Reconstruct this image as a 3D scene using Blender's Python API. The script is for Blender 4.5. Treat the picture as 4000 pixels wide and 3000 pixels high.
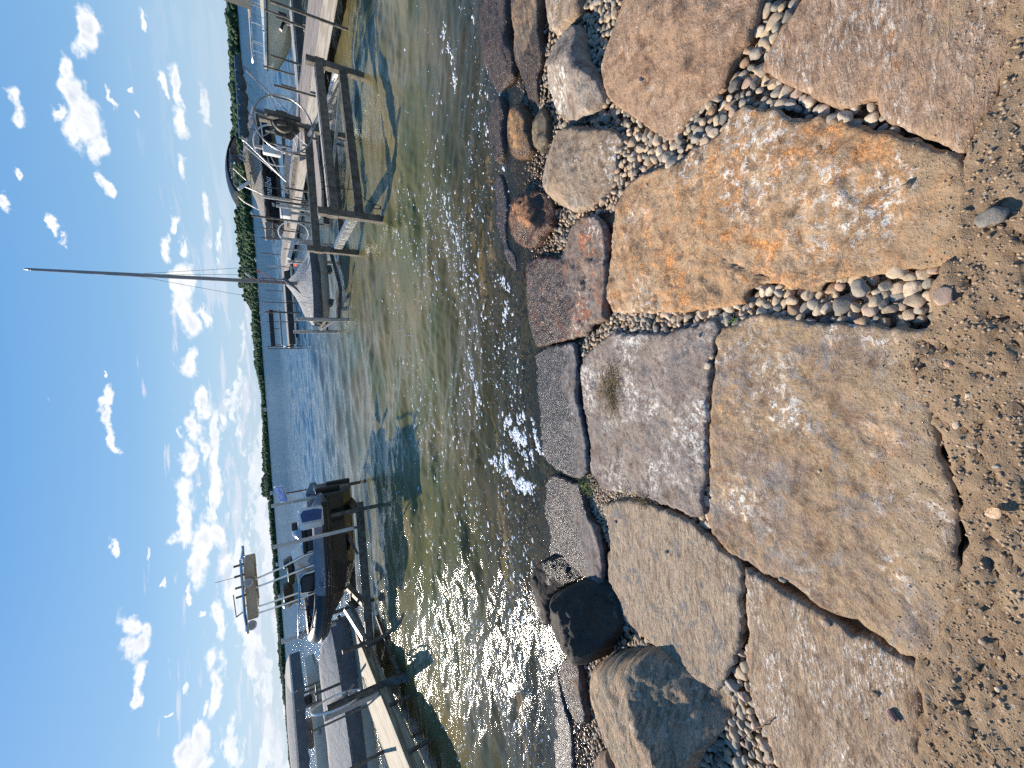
import bpy, bmesh, math, random
import numpy as np
from mathutils import Vector, Matrix, Quaternion
from mathutils.geometry import delaunay_2d_cdt
R_ = math.radians
C = bpy.context.scene.collection
for o in list(bpy.data.objects): bpy.data.objects.remove(o)

# ---------------------------------------------------------------- camera, light, sky
CAM_H, PITCH, ROLL, FPX = 2.0, R_(31.5), R_(4.4), 1581.0
s_, c_ = math.sin(PITCH), math.cos(PITCH)
UP = Vector((0, s_, c_)); FW = Vector((0, c_, -s_)); RT = Vector((1, 0, 0))
CX = -math.cos(ROLL) * UP - math.sin(ROLL) * RT
CY = -math.sin(ROLL) * UP + math.cos(ROLL) * RT
cam = bpy.data.cameras.new('camera'); cam.sensor_width = 36; cam.lens = 36 * FPX / 4000
cam.clip_start = 0.02; cam.clip_end = 9000
co = bpy.data.objects.new('camera', cam); C.objects.link(co)
co.matrix_world = Matrix((( CX.x, CY.x, -FW.x, 0), (CX.y, CY.y, -FW.y, 0), (CX.z, CY.z, -FW.z, CAM_H), (0, 0, 0, 1)))
sc = bpy.context.scene; sc.camera = co
SUN_AZ, SUN_EL = R_(-38), R_(30.5)
SUN_DIR = Vector((math.sin(SUN_AZ) * math.cos(SUN_EL), math.cos(SUN_AZ) * math.cos(SUN_EL), math.sin(SUN_EL)))
sun = bpy.data.lights.new('sun', 'SUN'); sun.energy = 5.0; sun.angle = R_(0.53); sun.color = (1.0, 0.90, 0.77)
so = bpy.data.objects.new('sun', sun); C.objects.link(so); so.location = (0, 0, 30)
so.rotation_euler = SUN_DIR.to_track_quat('Z', 'Y').to_euler()
sc.view_settings.view_transform = 'Standard'; sc.view_settings.look = 'None'
sc.view_settings.exposure = 0.66; sc.view_settings.gamma = 1
try:
    sc.cycles.sample_clamp_indirect = 4.0; sc.cycles.sample_clamp_direct = 60.0; sc.cycles.use_denoising = False; sc.cycles.transparent_max_bounces = 12
    sc.cycles.max_bounces = 6; sc.cycles.caustics_reflective = False; sc.cycles.caustics_refractive = False
except Exception: pass

def ray(x, y):
    x = float(x); y = float(y)
    return ((x - 2000) / FPX) * CX + ((1500 - y) / FPX) * CY + FW
def azel(x, y):
    d = ray(x, y); return math.atan2(d.x, d.y), math.atan2(d.z, math.hypot(d.x, d.y))

class NT:
    """small helper for node trees"""
    def __init__(s, tree): s.t = tree; s.t.nodes.clear()
    def n(s, typ, **kw):
        nd = s.t.nodes.new(typ)
        for k, v in kw.items():
            if k.startswith('i_'):
                key = k[2:]
                nd.inputs[int(key) if key.isdigit() else key.replace('_', ' ')].default_value = v
            else: setattr(nd, k, v)
        return nd
    def L(s, a, b): s.t.links.new(a, b)
    def put(s, inp, v):
        if hasattr(v, 'is_output'): s.L(v, inp)
        elif v is not None: inp.default_value = v
    def m(s, op, a, b=None, c=None, clamp=False):
        nd = s.n('ShaderNodeMath', operation=op, use_clamp=clamp)
        s.put(nd.inputs[0], a); s.put(nd.inputs[1], b)
        if c is not None: s.put(nd.inputs[2], c)
        return nd.outputs[0]
    def v(s, op, a, b=None, out=0):
        nd = s.n('ShaderNodeVectorMath', operation=op); s.put(nd.inputs[0], a); s.put(nd.inputs[1], b)
        return nd.outputs[out]
    def noise(s, vec, scale, detail=4, rough=.55, dist=0.0, col=False):
        nd = s.n('ShaderNodeTexNoise'); nd.inputs['Scale'].default_value = scale; nd.inputs['Detail'].default_value = detail
        nd.inputs['Roughness'].default_value = rough; nd.inputs['Distortion'].default_value = dist
        s.put(nd.inputs['Vector'], vec); return nd.outputs[1 if col else 0]
    def step(s, x, lo, hi, a=0.0, b=1.0):
        nd = s.n('ShaderNodeMapRange', interpolation_type='SMOOTHSTEP'); s.put(nd.inputs[0], x)
        s.put(nd.inputs[1], lo); s.put(nd.inputs[2], hi); nd.inputs[3].default_value = a; nd.inputs[4].default_value = b
        return nd.outputs[0]
    def mix(s, f, a, b, mode='MIX'):
        nd = s.n('ShaderNodeMix', data_type='RGBA', blend_type=mode); s.put(nd.inputs[0], f)
        for i, q in ((6, a), (7, b)):
            if isinstance(q, (tuple, list)): q = (q[0], q[1], q[2], 1)
            s.put(nd.inputs[i], q)
        return nd.outputs[2]
    def ramp(s, f, stops):
        nd = s.n('ShaderNodeValToRGB'); s.put(nd.inputs[0], f); e = nd.color_ramp.elements
        while len(e) < len(stops): e.new(0.5)
        for i, (p, c) in enumerate(stops): e[i].position = p; e[i].color = (c[0], c[1], c[2], 1)
        return nd.outputs[0]
    def bump(s, h, dist=.01, strength=1.0, normal=None):
        nd = s.n('ShaderNodeBump'); nd.inputs['Distance'].default_value = dist; nd.inputs['Strength'].default_value = strength
        s.put(nd.inputs['Height'], h)
        if normal is not None: s.L(normal, nd.inputs['Normal'])
        return nd.outputs[0]

world = bpy.data.worlds.new('World'); sc.world = world; world.use_nodes = True
w = NT(world.node_tree)
sky = w.n('ShaderNodeTexSky'); sky.sky_type = 'NISHITA'; sky.sun_disc = False
sky.sun_elevation = SUN_EL; sky.sun_rotation = SUN_AZ % (2 * math.pi)
sky.air_density = 1.15; sky.dust_density = 0.35; sky.ozone_density = 2.2; sky.altitude = 300
gen = w.n('ShaderNodeTexCoord').outputs['Generated']
sep = w.n('ShaderNodeSeparateXYZ'); w.L(gen, sep.inputs[0])
az = w.m('ARCTAN2', sep.outputs[0], sep.outputs[1])
el = w.m('ARCSINE', sep.outputs[2])
cmb = w.n('ShaderNodeCombineXYZ'); w.L(az, cmb.inputs[0]); w.L(el, cmb.inputs[1])
ae = cmb.outputs[0]
# the cumulus clouds of the day: (image x, image y, radius upwards, radius sideways) only to read off their bearing and height
CL = [(195, 75, 26, 34), (190, 110, 30, 34), (160, 160, 14, 34), (170, 210, 22, 50), (128, 238, 26, 18), (190, 285, 50, 55), (225, 335, 24, 40),
      (165, 285, 30, 40), (25, 232, 26, 30), (232, 398, 15, 22), (45, 372, 8, 18), (112, 485, 12, 18), (128, 510, 10, 14), (4, 420, 10, 20),
      (317, 42, 7, 26), (382, 210, 12, 50), (352, 190, 9, 34), (384, 262, 20, 40), (385, 350, 14, 34), (432, 222, 7, 34), (272, 185, 8, 10), (287, 245, 6, 12), (245, 212, 6, 22), (370, 490, 10, 30),
      (366, 540, 12, 24), (398, 530, 9, 26), (446, 455, 9, 30), (400, 610, 24, 44), (404, 690, 26, 50), (405, 780, 24, 44), (448, 675, 14, 20),
      (222, 803, 8, 9), (236, 856, 15, 26), (228, 875, 16, 20), (242, 905, 12, 30), (244, 950, 12, 34), (438, 872, 13, 36), (424, 930, 15, 34),
      (405, 990, 20, 44), (396, 1060, 24, 44), (388, 1130, 18, 44), (440, 980, 14, 44), (462, 930, 14, 60), (470, 1010, 14, 60), (458, 1070, 10, 30),
      (236, 1195, 9, 22), (325, 1202, 5, 8), (353, 1258, 7, 10), (436, 1165, 22, 44), (424, 1225, 22, 40), (470, 1150, 16, 44), (480, 1215, 16, 44),
      (408, 1286, 8, 16), (432, 1330, 9, 12), (275, 1350, 26, 36), (268, 1395, 22, 30), (292, 1395, 24, 40), (292, 1460, 18, 40), (286, 1510, 10, 26), (300, 1350, 16, 30),
      (401, 1493, 8, 13), (368, 1540, 6, 7), (448, 1525, 6, 24), (455, 1420, 18, 50), (470, 1480, 14, 60), (395, 1625, 24, 36), (440, 1610, 22, 40), (470, 1340, 14, 40), (425, 1650, 26, 30)]
def cloud_field(vec):
    best = None
    for (cx, cy, rx, ry) in CL:
        cx *= 1.8083; cy *= 1.8083; rx *= 1.8083 * 1.30; ry *= 1.8083 * 1.30
        a0, e0 = azel(cx, cy); a1, e1 = azel(cx - rx, cy); a2, e2 = azel(cx + rx, cy); a3, _ = azel(cx, cy - ry); a4, _ = azel(cx, cy + ry)
        rel = max(.004, abs(e1 - e2) / 2); raz = max(.004, abs(a3 - a4) / 2)
        d = w.v('MULTIPLY', w.v('SUBTRACT', vec, (a0, e0, 0)), (1 / raz, 1 / rel, 0))
        # flat base, billowing top
        l = w.v('LENGTH', d, None, out=1)
        best = l if best is None else w.m('MINIMUM', best, l)
    return w.m('SUBTRACT', 1.0, best)
nzv = w.v('MULTIPLY', ae, (1.0, 1.5, 1))
nz = w.noise(nzv, 9, 9, .62, .15)
nz2 = w.noise(nzv, 34, 6, .6, .3)
warp = w.v('MULTIPLY', w.v('SUBTRACT', w.noise(nzv, 12, 5, .6, 0, col=True), (.5, .5, .5)), (.115, .060, 0))
aew = w.v('ADD', ae, warp)
f1 = cloud_field(aew)
dens = w.m('ADD', w.m('ADD', f1, w.m('MULTIPLY', w.m('SUBTRACT', nz, .5), 1.9)), w.m('MULTIPLY', w.m('SUBTRACT', nz2, .5), .9))
mask = w.step(dens, .10, .62)
# distant streaky banks towards the horizon
bz = w.noise(w.v('MULTIPLY', ae, (5.5, 42, 1)), 1.0, 8, .62, .3)
bthr = w.step(el, .02, .30, .49, .70)
low = w.m('MULTIPLY', w.step(w.m('SUBTRACT', bz, bthr), -.01, .07), w.step(el, .20, .30, 1, 0))
low = w.m('MULTIPLY', low, w.step(az, .05, .55, 0.70, 0.10))
# rows of small cumulus seen edge-on, thickest over the left of the lake
cu = w.m('ADD', w.m('MULTIPLY', w.noise(w.v('MULTIPLY', ae, (7, 26, 1)), 1.0, 3, .5, .2), .62), w.m('MULTIPLY', w.noise(w.v('MULTIPLY', ae, (30, 70, 1)), 1.0, 8, .66, .5), .38))
cth = w.m('ADD', w.step(el, .03, .27, .495, .66), w.step(az, -.05, .45, 0, .09))
cum = w.step(w.m('SUBTRACT', cu, cth), .0, .055)
hz = w.m('MULTIPLY', w.step(el, .0, .12, .32, 0), w.step(az, -.2, .7, 1, .45))
# light side / shaded underside from the thickness of the cloud
sh = w.m('ADD', w.m('MULTIPLY', w.step(dens, .45, 1.2), .42), w.m('MULTIPLY', w.step(w.noise(w.v('ADD', nzv, (0.004, -.016, 0)), 22, 7, .6), .40, .66), .26))
ccol = w.mix(sh, (.98, .99, 1.0), (.46, .53, .66))
skn = w.n('ShaderNodeBackground', i_Strength=0.10); w.L(sky.outputs[0], skn.inputs[0])
grad = w.ramp(w.step(el, -.02, 1.25), [(0, (.26, .39, .53)), (.08, (.145, .30, .50)), (.24, (.076, .232, .485)), (.6, (.050, .182, .435)), (1, (.036, .142, .38))])
skg = w.n('ShaderNodeBackground', i_Strength=1.0); w.L(grad, skg.inputs[0])
bgc = w.n('ShaderNodeBackground', i_Strength=0.72); w.L(ccol, bgc.inputs[0])
bgh = w.n('ShaderNodeBackground', i_Strength=0.50); bgh.inputs[0].default_value = (.72, .86, 1.0, 1)
bgl = w.n('ShaderNodeBackground', i_Strength=0.60); bgl.inputs[0].default_value = (.84, .88, 1.0, 1)
def mixsh(t, f, a, b):
    m = t.n('ShaderNodeMixShader'); t.put(m.inputs[0], f); t.L(a, m.inputs[1]); t.L(b, m.inputs[2]); return m.outputs[0]
x = mixsh(w, .88, skn.outputs[0], skg.outputs[0])
x = mixsh(w, hz, x, bgh.outputs[0])
x = mixsh(w, low, x, bgl.outputs[0])
x = mixsh(w, w.m('MULTIPLY', cum, w.step(el, .0, .10, .45, .85)), x, bgc.outputs[0])
x = mixsh(w, w.m('MULTIPLY', mask, w.step(el, .0, .12, .55, 1)), x, bgc.outputs[0])
wo = w.n('ShaderNodeOutputWorld'); w.L(x, wo.inputs[0])

# ---------------------------------------------------------------- helpers
def tag(o, label=None, cat=None, group=None, kind=None):
    if label: o['label'] = label
    if cat: o['category'] = cat
    if group: o['group'] = group
    if kind: o['kind'] = kind
    return o
def empty(name, loc, label, cat, group=None, rz=0):
    o = bpy.data.objects.new(name, None); C.objects.link(o); o.location = loc; o.rotation_euler = (0, 0, rz); o.empty_display_size = .1
    return tag(o, label, cat, group)
def mesh_obj(name, verts, faces, mat, parent=None, smooth=False, loc=None):
    me = bpy.data.meshes.new(name); me.from_pydata([tuple(v) for v in verts], [], [tuple(f) for f in faces]); me.update()
    if isinstance(mat, (list, tuple)):
        for m_ in mat: me.materials.append(m_)
    elif mat: me.materials.append(mat)
    if smooth:
        me.polygons.foreach_set('use_smooth', [True] * len(me.polygons))
    o = bpy.data.objects.new(name, me); C.objects.link(o)
    if loc is not None: o.location = loc
    if parent: o.parent = parent
    return o
def np_obj(name, V, F, mat, smooth=True, parent=None):
    """V (n,3) array, F (m,k) array with k 3 or 4"""
    me = bpy.data.meshes.new(name); k = F.shape[1]
    me.vertices.add(len(V)); me.vertices.foreach_set('co', V.astype(np.float32).ravel())
    me.loops.add(F.size); me.loops.foreach_set('vertex_index', F.astype(np.int32).ravel())
    me.polygons.add(len(F)); me.polygons.foreach_set('loop_start', np.arange(0, F.size, k, dtype=np.int32))
    try: me.polygons.foreach_set('loop_total', np.full(len(F), k, dtype=np.int32))
    except Exception: pass
    me.update(calc_edges=True); me.validate()
    if smooth: me.polygons.foreach_set('use_smooth', np.ones(len(me.polygons), dtype=bool))
    me.materials.append(mat)
    o = bpy.data.objects.new(name, me); C.objects.link(o)
    if parent: o.parent = parent
    return o
def hash2(ix, iy, seed):
    h = (ix * 374761393 + iy * 668265263 + seed * 974634777) & 0xffffffff
    h = ((h ^ (h >> 13)) * 1274126177) & 0xffffffff
    return ((h ^ (h >> 16)) & 0xffff) / 65535.0
def pn(x, y, seed=0):
    """2-D gradient noise, about -1..1"""
    x = np.asarray(x, float); y = np.asarray(y, float)
    xi = np.floor(x).astype(np.int64); yi = np.floor(y).astype(np.int64); xf = x - xi; yf = y - yi
    u = xf * xf * xf * (xf * (xf * 6 - 15) + 10); v = yf * yf * yf * (yf * (yf * 6 - 15) + 10)
    def g(dx, dy):
        a = hash2(xi + dx, yi + dy, seed) * 2 * np.pi
        return np.cos(a) * (xf - dx) + np.sin(a) * (yf - dy)
    return (g(0, 0) * (1 - u) * (1 - v) + g(1, 0) * u * (1 - v) + g(0, 1) * (1 - u) * v + g(1, 1) * u * v) * 1.5
def fbm(x, y, seed=0, o=4, rough=.5):
    r = 0; a = 1; f = 1
    for i in range(o): r = r + a * pn(x * f, y * f, seed + i * 7); a *= rough; f *= 2.03
    return r
def zg(y):
    """height of the bank surface over the water"""
    y = np.asarray(y, float)
    return np.where(y < 3.0, .14 * (3.0 - np.maximum(y, -1.0)), np.maximum(-.11 * (y - 3.0), -1.6))
def G(dx, dy, dz=0.0):
    """point of the bank seen at (dx, dy) of the photograph"""
    d = ray(dx * 1.8083, dy * 1.8083); z = .2
    for _ in range(25):
        t = (z - CAM_H) / d.z; z = float(zg(d.y * t)) + dz
    return (d.x * t, d.y * t)

# ---------------------------------------------------------------- materials
def canvas_mat(name, col, trans=.35, fold=6.0):
    m = bpy.data.materials.new(name); m.use_nodes = True; t = NT(m.node_tree); out = t.n('ShaderNodeOutputMaterial')
    tc = t.n('ShaderNodeTexCoord').outputs['Object']; c = t.mix(t.step(t.noise(tc, 3, 5, .6), .3, .7), tuple(q * .92 for q in col), col)
    d = t.n('ShaderNodeBsdfDiffuse'); tl = t.n('ShaderNodeBsdfTranslucent'); t.L(c, d.inputs[0]); t.L(c, tl.inputs[0])
    nrm = t.bump(t.noise(t.v('MULTIPLY', tc, (1, .45, .6)), fold, 5, .6, 1.2), .05); t.L(nrm, d.inputs['Normal']); t.L(nrm, tl.inputs['Normal'])
    mm = t.n('ShaderNodeMixShader'); mm.inputs[0].default_value = trans; t.L(d.outputs[0], mm.inputs[1]); t.L(tl.outputs[0], mm.inputs[2]); t.L(mm.outputs[0], out.inputs[0]); return m
def pmat(name, col, rough=.6, metal=0.0, bumpsc=None, bumpd=.002, var=0.12, varsc=6.0, coat=0.0, spec=None, alpha=None):
    m = bpy.data.materials.new(name); m.use_nodes = True; t = NT(m.node_tree)
    b = t.n('ShaderNodeBsdfPrincipled'); out = t.n('ShaderNodeOutputMaterial'); t.L(b.outputs[0], out.inputs[0])
    tc = t.n('ShaderNodeTexCoord').outputs['Object']
    n1 = t.noise(tc, varsc, 5, .6)
    f = t.step(n1, .3, .7, 1 - var, 1 + var)
    c = t.v('SCALE', (col[0], col[1], col[2])); nd = c.node; t.L(f, nd.inputs['Scale'])
    t.L(c, b.inputs['Base Color']); b.inputs['Metallic'].default_value = metal
    t.put(b.inputs['Roughness'], t.step(n1, .3, .7, max(0.02, rough - .07), min(1, rough + .07)))
    if coat: b.inputs['Coat Weight'].default_value = coat
    if bumpsc: t.L(t.bump(t.noise(tc, bumpsc, 4, .6), bumpd), b.inputs['Normal'])
    return m

def wood_mat(name, c1, c2, axis=1, plank=.14, grain=.03):
    """weathered boards; axis = direction the grain runs along"""
    m = bpy.data.materials.new(name); m.use_nodes = True; t = NT(m.node_tree)
    b = t.n('ShaderNodeBsdfPrincipled'); out = t.n('ShaderNodeOutputMaterial'); t.L(b.outputs[0], out.inputs[0])
    tc = t.n('ShaderNodeTexCoord').outputs['Object']
    sc3 = [7, 7, 7]; sc3[axis] = .45
    g = t.noise(t.v('MULTIPLY', tc, tuple(sc3)), 3.2, 8, .68, .35)
    sp = t.n('ShaderNodeSeparateXYZ'); t.L(tc, sp.inputs[0])
    a = sp.outputs[1 - axis] if axis < 2 else sp.outputs[0]
    cell = t.m('DIVIDE', a, plank); fr = t.m('FRACT', cell); wn = t.n('ShaderNodeTexWhiteNoise', noise_dimensions='1D'); t.L(t.m('FLOOR', cell), wn.inputs['W'])
    gap = t.m('LESS_THAN', t.m('ABSOLUTE', t.m('SUBTRACT', fr, .5)), .475)
    col = t.mix(t.step(g, .42, .58), c1, c2)
    col = t.mix(t.m('MULTIPLY', wn.outputs[0], .35), col, tuple(q * .72 for q in c1))
    knots = t.step(t.noise(tc, 9, 2, .5), .70, .76); col = t.mix(t.m('MULTIPLY', knots, .6), col, (.10, .075, .05))
    col = t.mix(gap, (.025, .02, .016), col)
    t.L(col, b.inputs['Base Color']); b.inputs['Roughness'].default_value = .82
    h = t.m('ADD', t.m('MULTIPLY', g, .4), gap)
    t.L(t.bump(h, .004), b.inputs['Normal'])
    return m

def stone_mat(name, base, alt, rust=(.42, .19, .06), rust_amt=.3, white=.25, seed=0, dirt=.0, speck=.5, streak=0.0, bumpd=.006, wet=True, blotch=None, blotch_amt=0):
    base = (base[0] * .86, base[1] * .775, base[2] * .74); alt = (alt[0] * .86, alt[1] * .775, alt[2] * .74)
    m = bpy.data.materials.new(name); m.use_nodes = True; t = NT(m.node_tree)
    b = t.n('ShaderNodeBsdfPrincipled'); out = t.n('ShaderNodeOutputMaterial'); t.L(b.outputs[0], out.inputs[0])
    geo = t.n('ShaderNodeNewGeometry'); pos = geo.outputs['Position']
    p = t.v('ADD', pos, (seed * 3.17, seed * 1.91, seed * .73))
    if streak:
        mp = t.n('ShaderNodeMapping', vector_type='POINT'); mp.inputs['Rotation'].default_value = (0, 0, streak); mp.inputs['Scale'].default_value = (1, 3.2, 1)
        t.L(p, mp.inputs['Vector']); p2 = mp.outputs[0]
    else: p2 = p
    big = t.noise(p2, 4.2, 6, .62, .5)
    mid = t.noise(p2, 17, 9, .68, .6)
    fine = t.noise(p, 95, 6, .7)
    grit = t.noise(p, 420, 3, .6)
    col = t.mix(t.step(big, .40, .60), tuple(min(.9, q * 1.10) for q in base), tuple(q * 1.05 for q in alt))
    brn = t.noise(p2, 9, 7, .70, .9); col = t.mix(t.m('MULTIPLY', t.step(brn, .50, .60), .72), col, (alt[0] * .62, alt[1] * .52, alt[2] * .45))
    col = t.mix(t.m('MULTIPLY', t.step(mid, .47, .62), .45), col, tuple(q * .62 for q in alt))
    if rust_amt:
        rn = t.m('ADD', t.m('MULTIPLY', t.noise(p2, 6.5, 8, .66, .8), .7), t.m('MULTIPLY', mid, .3))
        lo = .66 - .30 * rust_amt
        rc = t.mix(t.step(fine, .35, .65), tuple(q * .55 for q in rust), tuple(min(1, q * 1.35) for q in rust))
        col = t.mix(t.m('MULTIPLY', t.step(rn, lo, lo + .13), .88), col, rc)
    if blotch:
        bn = t.noise(p, 7.5, 7, .6, 1.2); lo = .68 - .25 * blotch_amt
        col = t.mix(t.m('MULTIPLY', t.step(bn, lo, lo + .03), .8), col, blotch)
    if white:
        wm = t.m('MULTIPLY', t.step(t.noise(p2, 3.3, 3, .5), .42, .66), t.step(t.noise(p2, 34, 10, .80, .4), .57 - .07 * white, .61 - .06 * white))
        col = t.mix(t.m('MULTIPLY', wm, min(1, .35 + white)), col, (.62, .60, .57))
    col = t.mix(1.0, col, t.ramp(fine, [(.30, (.66, .64, .61)), (.5, (1, .985, .95)), (.70, (1.38, 1.34, 1.25))]), 'MULTIPLY')
    col = t.mix(1.0, col, t.ramp(mid, [(.36, (.62, .60, .58)), (.5, (1, 1, 1)), (.64, (1.34, 1.28, 1.18))]), 'MULTIPLY')
    col = t.mix(t.m('MULTIPLY', t.step(fine, .58, .68), .35 * speck), col, tuple(q * .35 for q in base))
    col = t.mix(t.m('MULTIPLY', t.step(grit, .56, .70), .55 * speck), col, (.50, .46, .40))
    col = t.mix(t.m('MULTIPLY', t.step(t.noise(p, 260, 2, .5), .62, .70), .7 * speck), col, (.05, .04, .035))
    spx = t.n('ShaderNodeSeparateXYZ'); t.L(pos, spx.inputs[0])
    if dirt:
        # dry soil lying on the landward end
        dm = t.m('ADD', t.m('MULTIPLY', t.m('SUBTRACT', dirt, spx.outputs[1]), 1.6), t.m('MULTIPLY', t.m('SUBTRACT', t.noise(p, 9, 8, .68), .5), 1.9))
        col = t.mix(t.m('MULTIPLY', t.step(dm, .0, .30), .8), col, t.mix(fine, (.30, .205, .12), (.40, .29, .18)))
    rough = .82
    if wet:
        # waterline: splashed rock is darker and shines
        wz = t.m('ADD', spx.outputs[2], t.m('MULTIPLY', t.m('SUBTRACT', t.noise(pos, 5, 6, .6), .5), .16))
        wf = t.step(wz, .105, .128, 1, 0)
        col = t.mix(t.m('MULTIPLY', wf, .85), col, t.mix(1.0, col, (.26, .265, .295), 'MULTIPLY'))
        t.L(t.step(wf, 0, 1, .84, .27), b.inputs['Roughness']); b.inputs['Specular IOR Level'].default_value = .32
    else: b.inputs['Roughness'].default_value = rough
    t.L(col, b.inputs['Base Color'])
    h = t.m('ADD', t.m('ADD', t.m('MULTIPLY', mid, 1.0), t.m('MULTIPLY', fine, .38)), t.m('MULTIPLY', grit, .12))
    t.L(t.bump(h, bumpd * 2.3), b.inputs['Normal'])
    return m

# ---------------------------------------------------------------- ground and lake bed: one sheet
SOIL = [G(*p) for p in [(2212, -60), (2197, 20), (2178, 132), (2150, 225), (2115, 280), (2078, 335), (2085, 420), (2085, 520), (2050, 575), (2018, 640), (2008, 705), (1975, 760),
        (1985, 830), (2020, 920), (2040, 1010), (2068, 1080), (2070, 1160), (2090, 1240), (2070, 1290), (2050, 1370), (2030, 1425), (2000, 1440), (2003, 1560), (1990, 1650), (1985, 1800)]]
SOIL = sorted(SOIL)
sx = np.array([p[0] for p in SOIL]); sy = np.array([p[1] for p in SOIL])
def soil_edge(x): return np.interp(x, sx, sy)
xs = np.concatenate([-np.geomspace(2.3, 4000, 46)[::-1], np.arange(-2.28, 2.29, .014), np.geomspace(2.3, 4000, 46)])
ys = np.concatenate([-np.geomspace(.6, 900, 22)[::-1], np.arange(-.58, .62, .009), np.arange(.63, 3.6, .022), np.geomspace(3.63, 6000, 70)])
GX, GY = np.meshgrid(xs, ys)
base = zg(GY)
so_ = np.clip((soil_edge(GX) + .034 + .030 * fbm(GX * 5, GY * 5, 3, 4, .6) - GY) / .03, 0, 1); so_ = so_ * so_ * (3 - 2 * so_)
clod = fbm(GX * 5, GY * 5, 11, 3) * .014 + fbm(GX * 26, GY * 26, 12, 4, .65) * .0055 + np.maximum(0, fbm(GX * 60, GY * 60, 17, 2, .6)) * .006
clod -= np.clip(.06 - np.abs(fbm(GX * 5.5, GY * 5.5, 29, 4)), 0, 1) * .35      # cracks
near = (np.abs(GX) < 3) & (GY < 4)
low_ = base - .085 + np.where(near, .008 * fbm(GX * 12, GY * 12, 5), 0)
hi_ = base + .008 + np.where(near, clod, 0)
GZ = np.where(GY < 3.0, low_ * (1 - so_) + hi_ * so_, base - .085 + .02 * fbm(GX * 2, GY * 2, 5))
n0, n1 = GX.shape
V = np.stack([GX, GY, GZ], -1).reshape(-1, 3)
idx = np.arange(n0 * n1).reshape(n0, n1)
F = np.stack([idx[:-1, :-1], idx[:-1, 1:], idx[1:, 1:], idx[1:, :-1]], -1).reshape(-1, 4)
m = bpy.data.materials.new('soil_and_lake_bed'); m.use_nodes = True; t = NT(m.node_tree)
b = t.n('ShaderNodeBsdfPrincipled'); out = t.n('ShaderNodeOutputMaterial'); t.L(b.outputs[0], out.inputs[0])
pos = t.n('ShaderNodeNewGeometry').outputs['Position']
sp = t.n('ShaderNodeSeparateXYZ'); t.L(pos, sp.inputs[0])
n_a = t.noise(pos, 6, 8, .65, .4); n_b = t.noise(pos, 60, 8, .7); n_c = t.noise(pos, 300, 4, .65)
soil = t.mix(t.step(n_a, .35, .65), (.27, .180, .105), (.35, .245, .15))
soil = t.mix(t.m('MULTIPLY', t.step(n_b, .50, .66), .5), soil, (.19, .12, .065))
soil = t.mix(t.m('MULTIPLY', t.step(n_c, .58, .68), .55), soil, (.50, .40, .28))
vo = t.n('ShaderNodeTexVoronoi', i_Scale=55.0); t.L(pos, vo.inputs['Vector'])
soil = t.mix(t.m('MULTIPLY', t.m('LESS_THAN', vo.outputs['Distance'], .20), t.step(t.noise(pos, 20, 2, .5), .52, .56)), soil, vo.outputs['Color'] if False else (.42, .36, .30))
bed = t.mix(t.step(t.noise(pos, 2.2, 6, .6, .6), .4, .6), (.34, .22, .10), (.20, .17, .07))
bed = t.mix(t.m('MULTIPLY', t.step(n_b, .48, .62), .6), bed, (.33, .20, .09))
col = t.mix(t.step(sp.outputs[2], -.04, .04), bed, soil)
t.L(col, b.inputs['Base Color']); b.inputs['Roughness'].default_value = .93
t.L(t.bump(t.m('ADD', n_b, t.m('MULTIPLY', n_c, .35)), .012), b.inputs['Normal'])
tag(np_obj('ground', V, F, m), kind='structure')

# ---------------------------------------------------------------- the rocks of the bank
def inside(poly, X, Y):
    r = np.zeros(X.shape, bool); n = len(poly)
    for i in range(n):
        x1, y1 = poly[i]; x2, y2 = poly[(i + 1) % n]
        if y1 == y2: continue
        c = ((y1 > Y) != (y2 > Y)) & (X < (x2 - x1) * (Y - y1) / (y2 - y1) + x1); r ^= c
    return r
def edge_dist(poly, X, Y):
    d = np.full(X.shape, 1e9); n = len(poly)
    for i in range(n):
        x1, y1 = poly[i]; x2, y2 = poly[(i + 1) % n]; dx, dy = x2 - x1, y2 - y1
        L2 = dx * dx + dy * dy + 1e-12; tt = np.clip(((X - x1) * dx + (Y - y1) * dy) / L2, 0, 1)
        d = np.minimum(d, np.hypot(X - x1 - tt * dx, Y - y1 - tt * dy))
    return d
def densify(poly, step, jit, seed, out4=0):
    out_ = []; n = len(poly)
    for i in range(n):
        a = Vector(poly[i]); b_ = Vector(poly[(i + 1) % n]); L = (b_ - a).length; k = max(1, int(L / step))
        nv = Vector((-(b_ - a).y, (b_ - a).x)) / max(L, 1e-6)
        for j in range(k):
            q = a.lerp(b_, j / k); w_ = float(fbm(q.x * 22, q.y * 22, seed, 3, .6)) * jit - out4
            q = q + nv * w_; out_.append((q.x, q.y))
    return out_
def smooth_poly(poly, it):
    for _ in range(it):
        n = len(poly); q = []
        for i in range(n):
            a, b_ = poly[i], poly[(i + 1) % n]
            q.append((a[0] * .78 + b_[0] * .22, a[1] * .78 + b_[1] * .22)); q.append((a[0] * .22 + b_[0] * .78, a[1] * .22 + b_[1] * .78))
        poly = q
    return poly
ROCKS = []
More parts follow.
